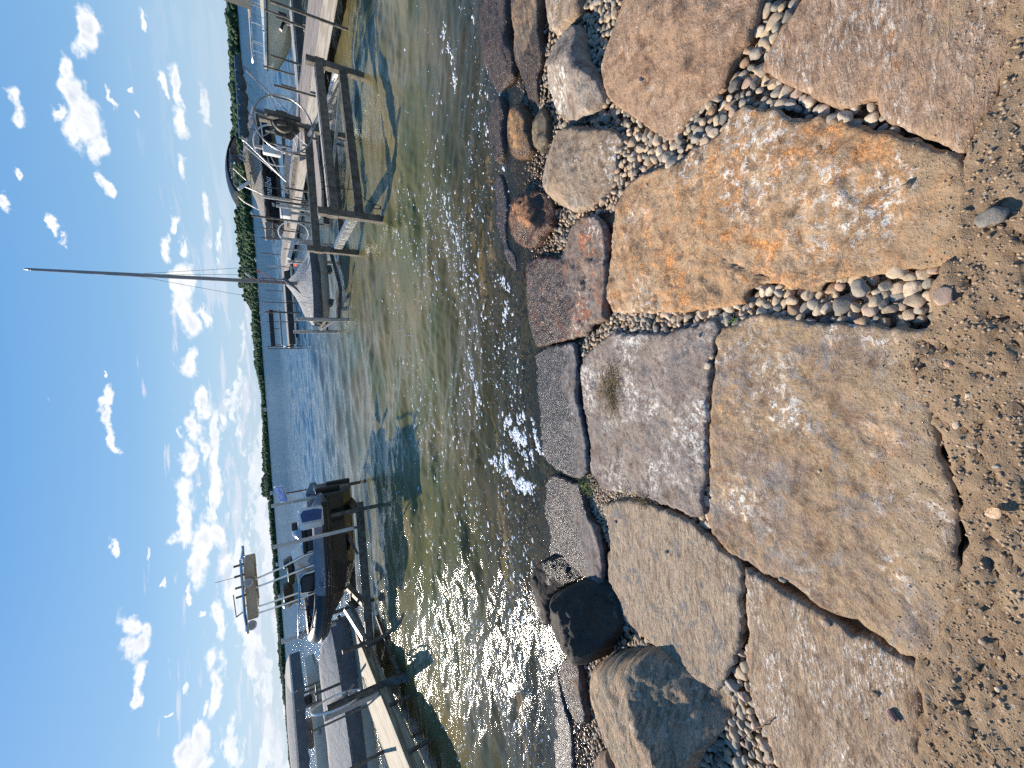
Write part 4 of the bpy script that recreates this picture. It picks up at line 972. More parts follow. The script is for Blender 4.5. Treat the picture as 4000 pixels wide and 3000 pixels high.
m_alu = pmat('dull_aluminium', (.42, .42, .41), .42, .85, bumpsc=60, bumpd=.0006, var=.25, varsc=9)
m_galv = pmat('weathered_galvanised_steel', (.15, .13, .105), .62, .35, bumpsc=90, bumpd=.001, var=.4, varsc=12)
m_dkst = pmat('dark_stained_steel', (.12, .105, .085), .7, .3, bumpsc=70, bumpd=.0015, var=.5, varsc=10)
m_steel = pmat('polished_steel', (.62, .64, .66), .16, 1.0, var=.08)
m_pvc = pmat('cream_plastic_pipe', (.58, .55, .49), .4, var=.12)
m_white = pmat('white_paint', (.72, .72, .70), .38, var=.06)
m_blackp = pmat('black_plastic', (.018, .018, .02), .42)
m_blackv = pmat('black_vinyl', (.012, .013, .015), .38, bumpsc=30, bumpd=.004)
m_gel = pmat('cream_gelcoat', (.76, .68, .50), .28, coat=.4, var=.05)
m_gelw = pmat('white_gelcoat', (.66, .66, .62), .3, coat=.4, var=.05)
m_hullblk = pmat('black_gelcoat', (.02, .021, .025), .15, coat=.5)
m_hullol = pmat('olive_grey_hull', (.20, .20, .14), .35, var=.15)
m_cov = canvas_mat('grey_cream_canvas', (.70, .65, .57), .50)
m_covw = canvas_mat('white_canvas', (.92, .89, .85), .62, 9)
m_covd = pmat('dark_grey_canvas', (.13, .13, .14), .88, bumpsc=9, bumpd=.02, var=.2, varsc=5)
m_covl = canvas_mat('light_grey_canvas', (.78, .73, .66), .48, 4)
m_teal = pmat('dark_teal_canvas', (.045, .075, .085), .75, bumpsc=9, bumpd=.03, var=.35, varsc=6)
m_cream = canvas_mat('cream_canvas', (.66, .57, .43), .25, 3)
m_grub = pmat('grey_inflatable_rubber', (.17, .185, .21), .42, bumpsc=60, bumpd=.0006, var=.10)
m_dkgel = pmat('dark_grey_hull', (.012, .013, .015), .3, coat=.3)
m_blue = pmat('blue_label', (.012, .07, .22), .4)
m_orange = pmat('orange_rope', (.75, .30, .03), .6)
m_red = pmat('red_cord', (.55, .07, .04), .6)
m_glass = bpy.data.materials.new('tinted_glass'); m_glass.use_nodes = True; t = NT(m_glass.node_tree); out = t.n('ShaderNodeOutputMaterial')
tr = t.n('ShaderNodeBsdfTransparent'); tr.inputs[0].default_value = (.42, .58, .60, 1); gg = t.n('ShaderNodeBsdfGlossy', i_Roughness=.03); fr_ = t.n('ShaderNodeFresnel', i_IOR=1.45)
t.L(mixsh(t, fr_.outputs[0], tr.outputs[0], gg.outputs[0]), out.inputs[0])
m_solar = pmat('solar_cells', (.10, .16, .36), .15, .2, coat=.8)
m_rope = pmat('black_rope', (.02, .02, .02), .8)
m_deck = wood_mat('weathered_deck_boards', (.38, .32, .27), (.20, .165, .135), 1, .142)
m_deckx = wood_mat('weathered_cross_deck_boards', (.42, .36, .30), (.24, .20, .165), 0, .142)
m_decky = wood_mat('pale_deck_boards', (.44, .37, .26), (.20, .155, .10), 1, .142)
m_beam = wood_mat('pale_timber_and_lit_top', (.46, .43, .39), (.31, .28, .25), 1, .6)
m_beamd = wood_mat('dark_timber', (.12, .10, .075), (.07, .06, .05), 0, .5)  # side boards, coloured darker than the decks

def posts_on(root, pts, z0, r=.028, mat=None):
    for (x_, y_, zt) in pts:
        b = MB(); b.tube([(x_, y_, z0), (x_, y_, zt)], r, 10); b.tube([(x_, y_, zt - .002), (x_, y_, zt + .012)], r * 1.12, 10); b.go('post', mat or m_galv, root, True)

# ---------------------------------------------------------------- right-hand docks
dock = empty('dock', (8.65, 8, 0), 'long weathered wooden dock running out from the right, turning across behind the sailboat', 'dock')
MB().box((8.66, 17.5, .475), (1.50, 25.0, .05)).go('deck', m_deck, dock)
MB().box((7.87, 17.0, .37), (.05, 26.0, .24)).box((9.45, 17.0, .37), (.05, 26.0, .24)).go('stringer', m_beam, dock)
MB().box((6.42, 28.6, .478), (6.02, 1.7, .05)).go('deck', m_deckx, dock)
MB().box((6.42, 27.72, .31), (6.02, .06, .30)).box((6.42, 29.48, .31), (6.02, .06, .30)).go('stringer', m_beamd, dock)
posts_on(dock, [(7.80, 6.2, 1.2), (7.53, 8.57, 1.41), (7.80, 11.27, 1.28), (7.78, 14.2, 1.1), (7.78, 17.5, 1.3), (7.78, 20.9, 1.68), (9.53, 11.26, 1.12), (9.53, 12.6, 1.22), (9.53, 14.3, 1.35), (9.54, 17.0, 1.3),
                (9.54, 20.6, 1.13), (9.50, 24.79, 1.6), (9.40, 29.55, 1.6), (7.3, 27.6, 1.68), (5.9, 27.6, 1.73), (5.3, 27.62, 1.65), (7.08, 29.6, 1.5), (4.75, 27.62, 1.57)], -1.4)
fd = empty('dock', (10.4, 13, 0), 'narrow pale finger dock standing in the water behind the long weathered dock', 'dock')
MB().box((11.0, 14.0, .47), (3.2, .62, .05), rz=R_(6)).go('deck', m_beam, fd)
MB().box((11.05, 13.66, .33), (3.2, .05, .22), rz=R_(6)).go('stringer', m_beamd, fd)
posts_on(fd, [(10.56, 14.51, 1.33), (12.3, 14.4, 1.2), (9.9, 14.2, .9)], -1.4)
sd = empty('dock', (5.0, 11.0, 0), 'short wooden dock end seen through the near boat lift', 'dock')
MB().poly([(5.49, 12.1, .47), (6.6, 12.9, .47), (6.9, 11.0, .47), (5.14, 10.55, .47), (4.64, 10.7, .47), (4.83, 12.1, .47)][::-1], .05, (0, 0, 1)).go('deck', m_deckx, sd)
MB().bar((4.32, 10.85, .40), (6.6, 10.62, .40), .05, .14).go('stringer', m_beamd, sd)
posts_on(sd, [(4.72, 10.85, 1.45), (5.7, 12.2, 1.15), (6.4, 10.8, .7)], -1.2)

# ---------------------------------------------------------------- the near empty boat lift with its big wheel
lf = empty('boat_lift', (4.5, 8.4, 0), 'empty galvanised boat lift with a big spoked hand wheel, nearest on the right', 'boat lift')
P1, P2, P3, P4 = (5.93, 7.67), (5.81, 9.48), (3.03, 7.10), (3.13, 9.26)
for (p_, zt) in ((P1, 1.0), (P2, 1.72), (P3, 1.07), (P4, 1.05)):
    b = MB(); b.box((p_[0], p_[1], (zt - 1.0) / 2), (.11, .11, zt + 1.0)); b.box((p_[0], p_[1], .12), (.125, .125, .06)); b.box((p_[0], p_[1], zt - .22), (.13, .13, .16)); b.go('corner_post', m_galv, lf)
MB().chan((P1[0], P1[1] - .07, .80), (P3[0], P3[1] - .07, .82), .07, .13).go('top_beam', m_galv, lf)
MB().bar((P1[0], P1[1] + .06, .86), (P3[0], P3[1] + .06, .88), .12, .03).go('top_beam', m_beam, lf)  # sunlit top face of the beam, its brightness put into a pale colour
MB().bar((P2[0], P2[1], .83), (P4[0], P4[1], .86), .07, .15).go('top_beam', m_galv, lf)
MB().bar((P1[0], P1[1] - .03, .40), (P3[0], P3[1] - .03, .42), .09, .12).bar((P1[0], P1[1] - .02, .468), (P3[0], P3[1] - .02, .488), .10, .012).go('lower_beam', m_dkst, lf)
MB().bar((P2[0], P2[1], .34), (P4[0], P4[1], .34), .08, .12).go('lower_beam', m_dkst, lf)
MB().chan((P3[0] + .02, P3[1] + .02, .48), (P4[0] + .02, P4[1] - .02, .46), .09, .15, .014).go('side_channel', m_alu, lf)
MB().chan((P1[0], P1[1], .48), (P2[0], P2[1], .46), .08, .13, .014).go('side_channel', m_alu, lf)
MB().bar((P1[0] - .03, P1[1] + .1, .44), (5.55, 9.3, .84), .05, .05).go('brace', m_alu, lf)
MB().bar((P1[0] - .03, P1[1] + .15, .40), (4.9, 9.3, .42), .05, .05).go('brace', m_alu, lf)
wx, wy, wz = 5.52, 9.05, 1.31
wh = MB(); AX = Vector((.18, 1, .0)); wh.ring((wx, wy, wz), .52, .016, AX, 48)
wheel = wh.go('hand_wheel', m_alu, lf, True)
sp_ = MB(); axn = AX.normalized(); u_ = Vector((0, 0, 1)); v_ = axn.cross(u_)
for k in range(7):
    a = 2 * math.pi * k / 7 + .2; sp_.tube([(wx, wy, wz), Vector((wx, wy, wz)) + (u_ * math.cos(a) + v_ * math.sin(a)) * .52], .008, 6)
so2 = sp_.go('spoke', m_alu, wheel, True)
MB().poly([Vector((wx, wy + .05, wz - .02)) + (u_ * math.cos(a) + v_ * math.sin(a)) * .27 for a in [R_(q) for q in (10, 75, 130, 190, 250, 310)]], .012, AX).go('winch_plate', m_galv, lf)
hb = MB(); hb.disc((wx, wy - .06, wz + .02), .19, .10, AX, 28); hb.box((wx + .02, wy - .10, wz + .05), (.30, .10, .16), rz=.1); hb.go('winch_drum', m_dkst, lf, True)
MB().box((wx + .05, wy - .17, wz + .02), (.08, .09, .62)).box((wx - .02, wy - .17, wz + .02), (.03, .09, .55)).go('winch_mount', m_dkst, lf)
rp = MB(); rp.tube([(3.45, 7.08, .95), (3.44, 7.05, .7), (3.42, 6.98, .5), (3.30, 7.0, .33), (3.25, 6.95, .22)], .006, 6)
for k in range(3): rp.ring((3.18 + .01 * k, 6.95 + .015 * k, .16), .07, .005, (.2, 1, .1 * k), 20, 5, .5)
rp.tube([(3.15, 6.95, .10), (3.1, 6.95, -.02)], .005, 5); rp.go('rope', m_rope, lf, True)

# ---------------------------------------------------------------- white-wheel lift beyond the dock, a dock box, and a third lift
l2 = empty('boat_lift', (8.0, 15, 0), 'aluminium boat lift with white wheel and white motor box under the covered wakeboard boat', 'boat lift')
MB().ring((8.35, 15.0, 1.14), .62, .022, (.75, .66, 0), 44).tube([(8.2, 14.9, .53), (8.3, 14.9, .8), (8.4, 15, 1.2)], .014, 6).go('hand_wheel', m_white, l2, True)
MB().box((8.02, 14.75, 1.28), (.26, .20, .50), bev=.03).go('motor_box', m_white, l2, True)
MB().box((8.18, 14.95, .90), (.09, .09, 1.7)).go('corner_post', m_alu, l2); MB().box((8.2, 18.6, .5), (.09, .09, 2.0)).go('corner_post', m_alu, l2)
MB().box((6.55, 15.4, .4), (.08, .08, 1.7)).go('corner_post', m_alu, l2); MB().box((11.8, 20.2, .3), (.09, .09, 1.8)).go('corner_post', m_alu, l2)
MB().chan((8.10, 14.95, .82), (6.90, 15.1, .96), .10, .16).go('top_beam', m_alu, l2)
MB().bar((11.6, 19.8, .55), (8.4, 19.8, .60), .12, .12).bar((8.2, 15.0, .55), (8.2, 19.8, .55), .1, .1).go('bunk', m_dkst, l2)
MB().tube([(7.93, 14.6, 2.0), (7.04, 14.6, .93)], .022, 8).tube([(8.3, 15.2, 1.4), (7.3, 15.2, .95)], .016, 8).go('brace', m_alu, l2, True)
cn = empty('folded_canopy', (8.7, 14.3, 0), 'long rolled dark teal canopy held up by a slanting metal pole', 'canopy')
rr_ = random.Random(3); pts = []; rad = []
for i in range(27):
    q = i / 26; pts.append((10.30 * (1 - q) + 7.95 * q, 14.0 + .25 * q, 1.975 + .02 * math.sin(q * 9))); rad.append((.055 + .075 * min(1, q * 4)) * (1 + .10 * math.sin(q * 42) * (q > .1)) * (.65 if i in (6, 11, 16, 21) else 1) * (1 if i < 25 else .75))
MB().tube(pts, .1, 14, rr=rad).go('rolled_canvas', m_teal, cn, True)
MB().tube([(10.25, 14.0, 2.09), (7.95, 14.25, 2.12)], .018, 8).go('frame_rail', m_alu, cn, True)
MB().tube([(9.97, 14.05, 1.85), (8.72, 13.9, .62)], .024, 8).go('pole', m_alu, cn, True); MB().tube([(7.93, 14.25, 2.02), (7.05, 14.6, .95)], .024, 8).go('pole', m_alu, cn, True)
MB().disc((7.93, 14.2, 2.0), .085, .06, (0, 1, 0), 18).go('hinge', m_alu, cn, True)
st_ = MB()
for k in (4, 9, 14, 19, 24): q = k / 26; x_ = 10.3 * (1 - q) + 7.95 * q; st_.tube([(x_, 13.9, 1.9), (x_ - .05, 13.9, 1.78), (x_ - .12, 13.95, 1.70)], .007, 5)
st_.go('strap', m_blackp, cn, True)
bx_ = empty('dock_box', (6.6, 16.0, .5), 'white plastic box with a lid standing on the dock edge beside the wakeboard boat', 'box')
MB().box((6.62, 16.0, .92), (.42, .40, .26), bev=.02).go('body', m_white, bx_, True); MB().box((6.62, 16.0, 1.075), (.46, .44, .05), bev=.015).go('lid', m_white, bx_, True); MB().box((6.62, 16.0, .25), (.08, .08, 1.07)).go('leg', m_alu, bx_)
l3 = empty('boat_lift', (5.8, 16.8, 0), 'small pale boat lift with a white wheel behind the sailboat cover', 'boat lift')
MB().ring((6.28, 17, .66), .50, .020, (.85, .5, 0), 40).go('hand_wheel', m_white, l3, True)
MB().bar((5.65, 16.0, .76), (4.98, 16.0, .95), .10, .12).go('top_beam', m_white, l3)
MB().box((5.95, 16.8, .45), (.09, .09, 1.3)).go('corner_post', m_alu, l3); MB().box((4.88, 16.0, .1), (.10, .10, 1.75)).go('corner_post', m_alu, l3); MB().box((5.62, 16.0, .1), (.06, .06, 1.5)).go('corner_post', m_alu, l3)
MB().box((5.0, 16.6, .72), (.1, .35, .10)).go('bunk', m_red, l3)
for (x_, y_, zt, r_, lab) in ((5.55, 14.0, 1.97, .030, 'tall pale guide pole beside the stern of the covered wakeboard boat'), (4.92, 14.81, 1.15, .022, 'short bent topped guide pole right of the sailboat'), (5.83, 19.93, 1.55, .022, 'thin grey guide pole just right of the mast'), (7.28, 20.7, 1.66, .03, 'double thickness grey guide pole above the small white wheel')):
    o = MB().tube([(x_, y_, -1.2), (x_, y_, zt - .06), (x_, y_, zt)], r_, 10).go('guide_pole', m_alu if r_ < .03 else m_galv, None, True); tag(o, lab, 'pole', 'guide poles standing in the water')

# ---------------------------------------------------------------- covered wakeboard boat (bow towards the right)
def hull(mb, L, W, zk, zs, bowx=1, n=14, flare=1.0, keelup=.55, deck=False):
    """rows along the length (local x from -L/2 stern to L/2 bow)"""
    rows = []
    for i in range(n + 1):
        q = i / n; x_ = -L / 2 + L * q; w_ = W / 2 * (1 if q < .45 else math.sqrt(max(0, 1 - ((q - .45) / .55) ** 2.3))); w_ = max(w_, .01)
        zb = zk + (zs - zk) * keelup * max(0, (q - .55) / .45) ** 2.2; sh = zs + .12 * W * q ** 2 * .5
        rows.append([(x_, -w_, sh), (x_, -w_ * .98, sh - (sh - zb) * .35), (x_, -w_ * .80 * flare, zb + (sh - zb) * .25), (x_, 0, zb), (x_, w_ * .80 * flare, zb + (sh - zb) * .25), (x_, w_ * .98, sh - (sh - zb) * .35), (x_, w_, sh)])
    mb.loft(rows); k = len(mb.v)
    mb.f.append(tuple(range(k - len(rows) * 7, k - len(rows) * 7 + 7)))
    return rows
def place(mb, loc, rz, sx=1):
    c0, s0 = math.cos(rz), math.sin(rz)
    mb.v = [(loc[0] + (q[0] * sx) * c0 - q[1] * s0, loc[1] + (q[0] * sx) * s0 + q[1] * c0, loc[2] + q[2]) for q in mb.v]; return mb
A = (10.95, 21.9, 0); AR = R_(2)
bA = empty('wakeboard_boat', A, 'black wakeboard boat under a grey cream cover with a dark canopy on its tower', 'boat')
h_ = MB(); hull(h_, 5.9, 2.1, .72, 1.42); place(h_, A, AR).go('hull', m_hullblk, bA, True)
h_ = MB(); hull(h_, 5.6, 1.5, .66, .98, keelup=.7); place(h_, A, AR).go('hull_bottom', m_hullol, bA, True)
def cover(mb, L, W, zs, prof, lift=.02, n=22, m=11, skirt=.18, wr=.02, seed=0, pw=1.2):
    rows = []
    for i in range(n + 1):
        q = i / n; x_ = -L / 2 - .03 + (L + .06) * q; w_ = (W / 2 + .03) * (1 if q < .45 else math.sqrt(max(0.0004, 1 - ((q - .45) / .55) ** 2.3)))
        top = np.interp(q, [p_[0] for p_ in prof], [p_[1] for p_ in prof]); sh = zs + .06 * W * q ** 2
        r_ = [(x_, -w_ * 1.015, sh - skirt + .03 * math.sin(q * 57))]
        for j in range(m):
            a = -1 + 2 * j / (m - 1); k0 = (a + 1) / 1.45 if a < .45 else (1 - a) / .55; zz = sh + (top - sh) * (1 - (1 - k0) ** pw); zz += wr * float(fbm(np.array([q * 9]), np.array([a * 2.2]), seed, 2)) * (1 - a * a) ** .5
            r_.append((x_, a * w_ * 1.02, zz))
        r_.append((x_, w_ * 1.015, sh - skirt)); rows.append(r_)
    mb.loft(rows); return mb
c_v = MB(); cover(c_v, 5.9, 2.1, 1.45, [(0, 1.42), (.12, 1.52), (.3, 1.80), (.42, 2.0), (.60, 2.12), (.78, 2.05), (.9, 1.82), (1, 1.55)], seed=3, skirt=.05, wr=.05); place(c_v, A, AR)
cvo = c_v.go('cover', m_cov, bA, True)
MB().disc((10.2, 20.93, 1.85), .06, .03, (0, 1, -.4), 16).go('vent', m_covd, cvo, True)
tw = MB()
for sy2 in (-1, 1):
    y0 = A[1] + sy2 * .95; tw.tube([(9.25, y0, 1.25), (9.45, y0, 1.75), (9.62, y0 - sy2 * .1, 2.18), (9.95, y0 - sy2 * .2, 2.55), (10.6, y0 - sy2 * .2, 2.62)], .032, 8)
    tw.tube([(10.75, y0, 2.05), (11.2, y0 - sy2 * .15, 2.58)], .028, 8); tw.tube([(9.95, y0 - sy2 * .2, 2.55), (11.2, y0 - sy2 * .15, 2.58)], .028, 8)
tw.tube([(9.95, A[1] - .75, 2.55), (9.95, A[1] + .75, 2.55)], .03, 8)
two = tw.go('tower', m_alu, bA, True)
bm_ = MB(); rows = []
for i in range(13):
    q = i / 12; x_ = 9.35 + 2.45 * q; zt = 2.62 + .24 * math.sin(q * math.pi) ** .7 - .10 * q ** 3; rows.append([(x_, A[1] + a * .85, zt - .10 * a * a - .02) for a in (-1, -.75, -.5, -.25, 0, .25, .5, .75, 1)] + [(x_, A[1] + a * .80, zt - .18 - .02) for a in (1, .5, 0, -.5, -1)])
bm_.loft(rows, closed=True, capends=True).go('canopy', m_blackv, two, True)
sb = MB()
for k in (0, 1, 2): sb.tube([(11.1 - .18 * k, A[1] - 1.05, 2.20 + .02 * k), (10.95 - .18 * k, A[1] - 1.05, 2.02)], .035, 8)
sb.go('board_rack', m_alu, two, True)
MB().disc((10.7, A[1] - .95, 2.3), .13, .14, (0, 1, 0), 18).disc((11.05, A[1] - .95, 2.42), .13, .14, (0, 1, 0), 18).go('speaker', m_blackp, two, True)
MB().box((9.6, A[1] - .95, 2.15), (.62, .10, .12), ry=R_(48), bev=.02).go('tower_light', m_white, two, True)
def text_obj(txt, size, loc, rot, mat, parent, name='lettering', ext=.002, shear=0):
    cu = bpy.data.curves.new(name, 'FONT'); cu.body = txt; cu.size = size; cu.extrude = ext; cu.shear = shear; cu.align_x = 'CENTER'; cu.align_y = 'CENTER'
    o0 = bpy.data.objects.new('tmp', cu); C.objects.link(o0); dg = bpy.context.evaluated_depsgraph_get(); me = bpy.data.meshes.new_from_object(o0.evaluated_get(dg)); bpy.data.objects.remove(o0)
    me.materials.clear(); me.materials.append(mat); o = bpy.data.objects.new(name, me); C.objects.link(o)
    o.parent = parent; o.location = Vector(loc) - parent_world(parent); o.rotation_euler = rot; return o
text_obj('malibu', .36, (9.60, 20.78, 1.22), (R_(90), 0, R_(1)), m_white, bA, shear=.25)
MB().poly([(8.85, 20.83, 1.36), (9.22, 20.83, 1.34), (9.02, 20.83, 1.24), (8.95, 20.83, 1.04), (8.78, 20.83, 1.04), (8.86, 20.83, 1.24), (8.72, 20.83, 1.30)], .01, (0, 1, 0)).go('graphic', m_alu, bA)
MB().bar((12.9, 20.86, 1.35), (11.4, 20.81, 1.28), .015, .05).bar((11.2, 20.83, 1.22), (10.4, 20.83, 1.05), .015, .03).go('stripe', m_gelw, bA)
MB().box((8.0, 21.9, 1.12), (.5, 1.6, .06)).go('swim_platform', m_blackp, bA)

# ---------------------------------------------------------------- cream boat at the far right (bow points left)
Bp = (14.75, 16.2, 0); BR = R_(180 - 14)
bB = empty('motor_boat', Bp, 'cream motor boat with a steel bow rail, cut by the upper edge of the photo', 'boat')
h_ = MB(); hull(h_, 5.4, 2.0, -.02, .98, keelup=.75); place(h_, (14.9, 16.3, .06), BR).go('hull', m_gel, bB, True)
h_ = MB(); cover(h_, 5.4, 2.0, 1.02, [(0, 1.15), (.5, 1.2), (.9, 1.1), (1, 1.05)], skirt=.10, wr=0); place(h_, (14.9, 16.3, .06), BR).go('deck', m_gelw, bB, True)
h_ = MB(); rows = []
for i in range(23):
    q = i / 22; x_ = -2.74 + 5.5 * q; w_ = 1.045 * (1 if q < .45 else math.sqrt(max(0.0003, 1 - ((q - .45) / .55) ** 2.3))); rows.append((x_, w_, .93 + .12 * q * q))
h_.tube(rows, .02, 6); h_.tube([(a, -b_, c0) for a, b_, c0 in rows], .02, 6); place(h_, (14.9, 16.3, .06), BR).go('rub_rail', m_blackp, bB, True)
h_ = MB(); rl = [(p_[0] * .96, p_[1] * .86, 1.50 - .02 * i * 0) for i, p_ in enumerate(rows) if i > 8]
h_.tube(rl + [(a, -b_, c0) for a, b_, c0 in rl[::-1]], .024, 8)
for i in (9, 12, 15, 18, 20, 21):
    for s0 in (1, -1): h_.tube([(rows[i][0] * .96, s0 * rows[i][1] * .86, 1.50), (rows[i][0] * .96, s0 * rows[i][1] * .9, 1.08)], .012, 6)
rl2 = [(a, b_ * 1.02, 1.28) for a, b_, c0 in rl[:6]]; h_.tube(rl2, .010, 6)
place(h_, (14.9, 16.3, .06), BR).go('bow_rail', m_steel, bB, True)
MB().box((12.62, 15.66, 1.16), (.12, .06, .06), bev=.01).tube([(12.72, 15.7, 1.12), (12.62, 15.66, 1.22)], .02, 8).go('cleat', m_steel, bB, True)
MB().tube([(13.2, 15.8, 1.5), (12.75, 15.7, 1.18)], .007, 6).tube([(13.2, 15.8, 1.5), (13.16, 15.78, 1.32), (13.2, 15.8, 1.12)], .006, 6).go('line', m_rope, bB, True)
bs = empty('boat_lift', (12.9, 15.5, 0), 'dark bow stop and white bunk of the lift under the cream motor boat', 'boat lift')
MB().poly([(12.66, 15.4, .74), (12.62, 15.4, .66), (12.95, 15.4, .62), (13.25, 15.4, .74), (13.25, 15.4, .5), (13.0, 15.4, .46), (12.9, 15.4, .60)], .10, (0, 1, 0)).go('bow_stop', m_blackp, bs)
MB().tube([(12.96, 15.4, .50), (12.96, 15.4, -1.2)], .055, 10).tube([(14.1, 15.4, .3), (14.1, 15.4, -1.2)], .05, 10).go('corner_post', m_alu, bs, True)
MB().bar((12.2, 15.3, .35), (17.5, 16.6, .10), .12, .10).go('bunk', m_white, bs)
cb = empty('lift_canopy', (15, 17, 0), 'cream canvas canopy above the cream motor boat, upper edge of the photo', 'canopy')
rows = []
for i in range(9):
    q = i / 8; x_ = 13.45 + 5.5 * q; rows.append([(x_ - .38 + (a + 1) * 1.55, 15.5 + (a + 1) * 1.7, 2.27 + .35 * (1 - a * a) - (.74 if abs(a) == 1 else 0)) for a in (-1, -.98, -.7, -.35, 0, .35, .7, .98, 1)])
MB().loft(rows).add([(13.07, 15.5, 1.50), (13.07, 15.5, 2.27), (14.6, 17.2, 2.62), (16.15, 18.9, 2.27), (16.15, 18.9, 1.5), (14.6, 17.2, 1.6)], [(0, 1, 2, 5), (5, 2, 3, 4)]).go('canvas', m_cream, cb, True)
MB().tube([(16.2, 18.9, 2.3), (16.2, 18.9, -1)], .03, 8).tube([(18.5, 18.1, 2.3), (18.5, 18.1, -1)], .03, 8).go('leg', m_alu, cb, True)

# ---------------------------------------------------------------- sailboat under its white cover
Sb = (3.02, 12.15, 0); SR = R_(1.5)
sbt = empty('sailboat', Sb, 'small sailboat with a tall bare mast under a white cover', 'sailboat')
h_ = MB(); hull(h_, 1.98, 1.24, .26, .56, n=16, keelup=.45); place(h_, Sb, R_(180) + SR).go('hull', pmat('weathered_cream_hull', (.50, .47, .40), .45), sbt, True)
# white top of the cover: rises to the mast
rows = []; skr = []
prof = [(0, .74), (.10, .86), (.22, 1.02), (.36, 1.24), (.43, 1.31), (.50, 1.22), (.66, 1.06), (.8, .97), (.92, .88), (1, .70)]
rr_ = random.Random(8)
for i in range(45):
    q = i / 44; x_ = 4.0 - 1.97 * q; w_ = .66 * math.sqrt(max(.004, 1 - (abs(q - .42) / .60) ** 2.6)); tz = float(np.interp(q, [a for a, b_ in prof], [b_ for a, b_ in prof])); ed = .76 - .01 * math.sin(q * 3)
    cyl = [];
    for j in range(15):
        a = -1 + j / 7; k0 = (a + 1) / 1.45 if a < .45 else max(0, (1 - a) / .55); zz = ed + (tz - ed) * (k0 ** 1.25); zz += .016 * float(fbm(np.array([q * 6 + k0 * 1.8]), np.array([a * 3.]), 5, 2)) * min(1, k0 * 3 + .3)
        zz -= .014 * abs(math.sin((q - .43) * 26 * (1.2 - k0))) * k0 * .9
        cyl.append((x_, Sb[1] + a * w_, zz))
    rows.append(cyl)
    fold = .028 * abs(math.sin(q * 62 + 1.5 * math.sin(q * 11)))
    skr.append([(x_, Sb[1] - w_ - .006, ed + .004), (x_ + .015 * math.sin(q * 50), Sb[1] - w_ - .012 - fold * .6, ed - .08), (x_ - .02, Sb[1] - w_ * .97 - fold, ed - .17), (x_, Sb[1] - w_ * .9, ed - .235)])
MB().loft(rows).go('cover', m_covw, sbt, True)
b = MB().loft(skr); b.loft([[(a, 2 * Sb[1] - b_, c0) for a, b_, c0 in r_] for r_ in skr]); b.go('cover_skirt', m_covd, sbt, True)  # hanging sides of the cover, coloured darker than its top
b = MB(); b.tube([(3.13, 12.15, .9), (3.125, 12.15, 3), (3.11, 12.13, 4.45), (3.10, 12.12, 5.93)], .04, 12, rr=[.047, .046, .042, .026]); b.tube([(3.10, 12.12, 5.9), (3.10, 12.12, 6.0)], .02, 8, rr=[.028, .01])
mast = b.go('mast', pmat('grey_mast', (.20, .20, .21), .3, .6), sbt, True)
b = MB(); b.tube([(3.11, 12.13, 4.42), (3.52, 12.45, 2.36), (3.62, 12.5, 1.0)], .0045, 5); b.tube([(3.11, 12.13, 4.42), (2.67, 11.75, 2.36), (2.50, 11.7, .75)], .0045, 5); b.tube([(3.11, 12.13, 4.42), (3.26, 12.1, 2.3), (3.40, 12.1, 1.75), (3.75, 12.1, .85)], .0045, 5)
b.go('stay', m_galv, sbt, True)
MB().tube([(3.13, 12.1, 2.05), (3.31, 12.08, 2.22)], .012, 6).tube([(3.13, 12.1, 1.93), (3.31, 12.08, 2.22)], .010, 6).go('spreader', m_white, sbt, True)
MB().tube([(3.15, 12.08, 2.1), (3.20, 12.08, 1.7), (3.37, 12.08, 1.94)], .008, 6).tube([(3.40, 12.1, 1.90), (3.34, 12.1, 1.94), (3.40, 12.1, 1.97), (3.10, 12.1, 1.42)], .007, 5).go('halyard', m_red, sbt, True)
MB().tube([(3.22, 12.05, 1.36), (3.10, 12.02, 1.26), (2.95, 11.9, 1.12), (2.78, 11.78, 1.02)], .035, 8, rr=[.05, .06, .035, .012]).go('boot', m_covd, sbt, True)
MB().tube([(3.9, 11.85, .74), (3.66, 11.68, .70), (3.70, 11.72, .45)], .010, 6).go('tie_strap', m_blackp, sbt, True)
ls = empty('boat_lift', (2.9, 12.1, 0), 'low dark lift frame with short corner posts carrying the sailboat', 'boat lift')
for (x_, y_, zt) in ((2.01, 11.24, 1.19), (1.95, 12.91, 1.18), (4.02, 11.5, 1.0), (4.0, 12.9, 1.0)):
    MB().tube([(x_, y_, -1.2), (x_, y_, zt)], .048, 12).tube([(x_, y_, .18), (x_, y_, .26)], .056, 12).go('corner_post', m_alu, ls, True)
MB().bar((2.0, 11.3, .22), (2.85, 11.35, .10), .06, .07).bar((2.85, 11.35, .10), (3.6, 11.4, .22), .06, .07).bar((3.6, 11.4, .22), (4.02, 11.5, .30), .06, .07).go('lower_beam', m_dkst, ls)
MB().bar((2.0, 12.9, .52), (2.05, 11.3, .50), .05, .06).bar((4.0, 12.9, .3), (4.0, 11.5, .3), .05, .06).bar((2.0, 12.9, .30), (4.0, 12.9, .30), .05, .05).go('side_channel', m_dkst, ls)
MB().bar((1.97, 12.7, .5), (2.1, 11.5, .22), .05, .05).go('brace', m_alu, ls)
MB().box((2.55, 11.75, .31), (.16, .30, .10), ry=R_(15)).box((3.45, 11.75, .29), (.16, .3, .10), ry=R_(-15)).go('bunk', m_dkst, ls)

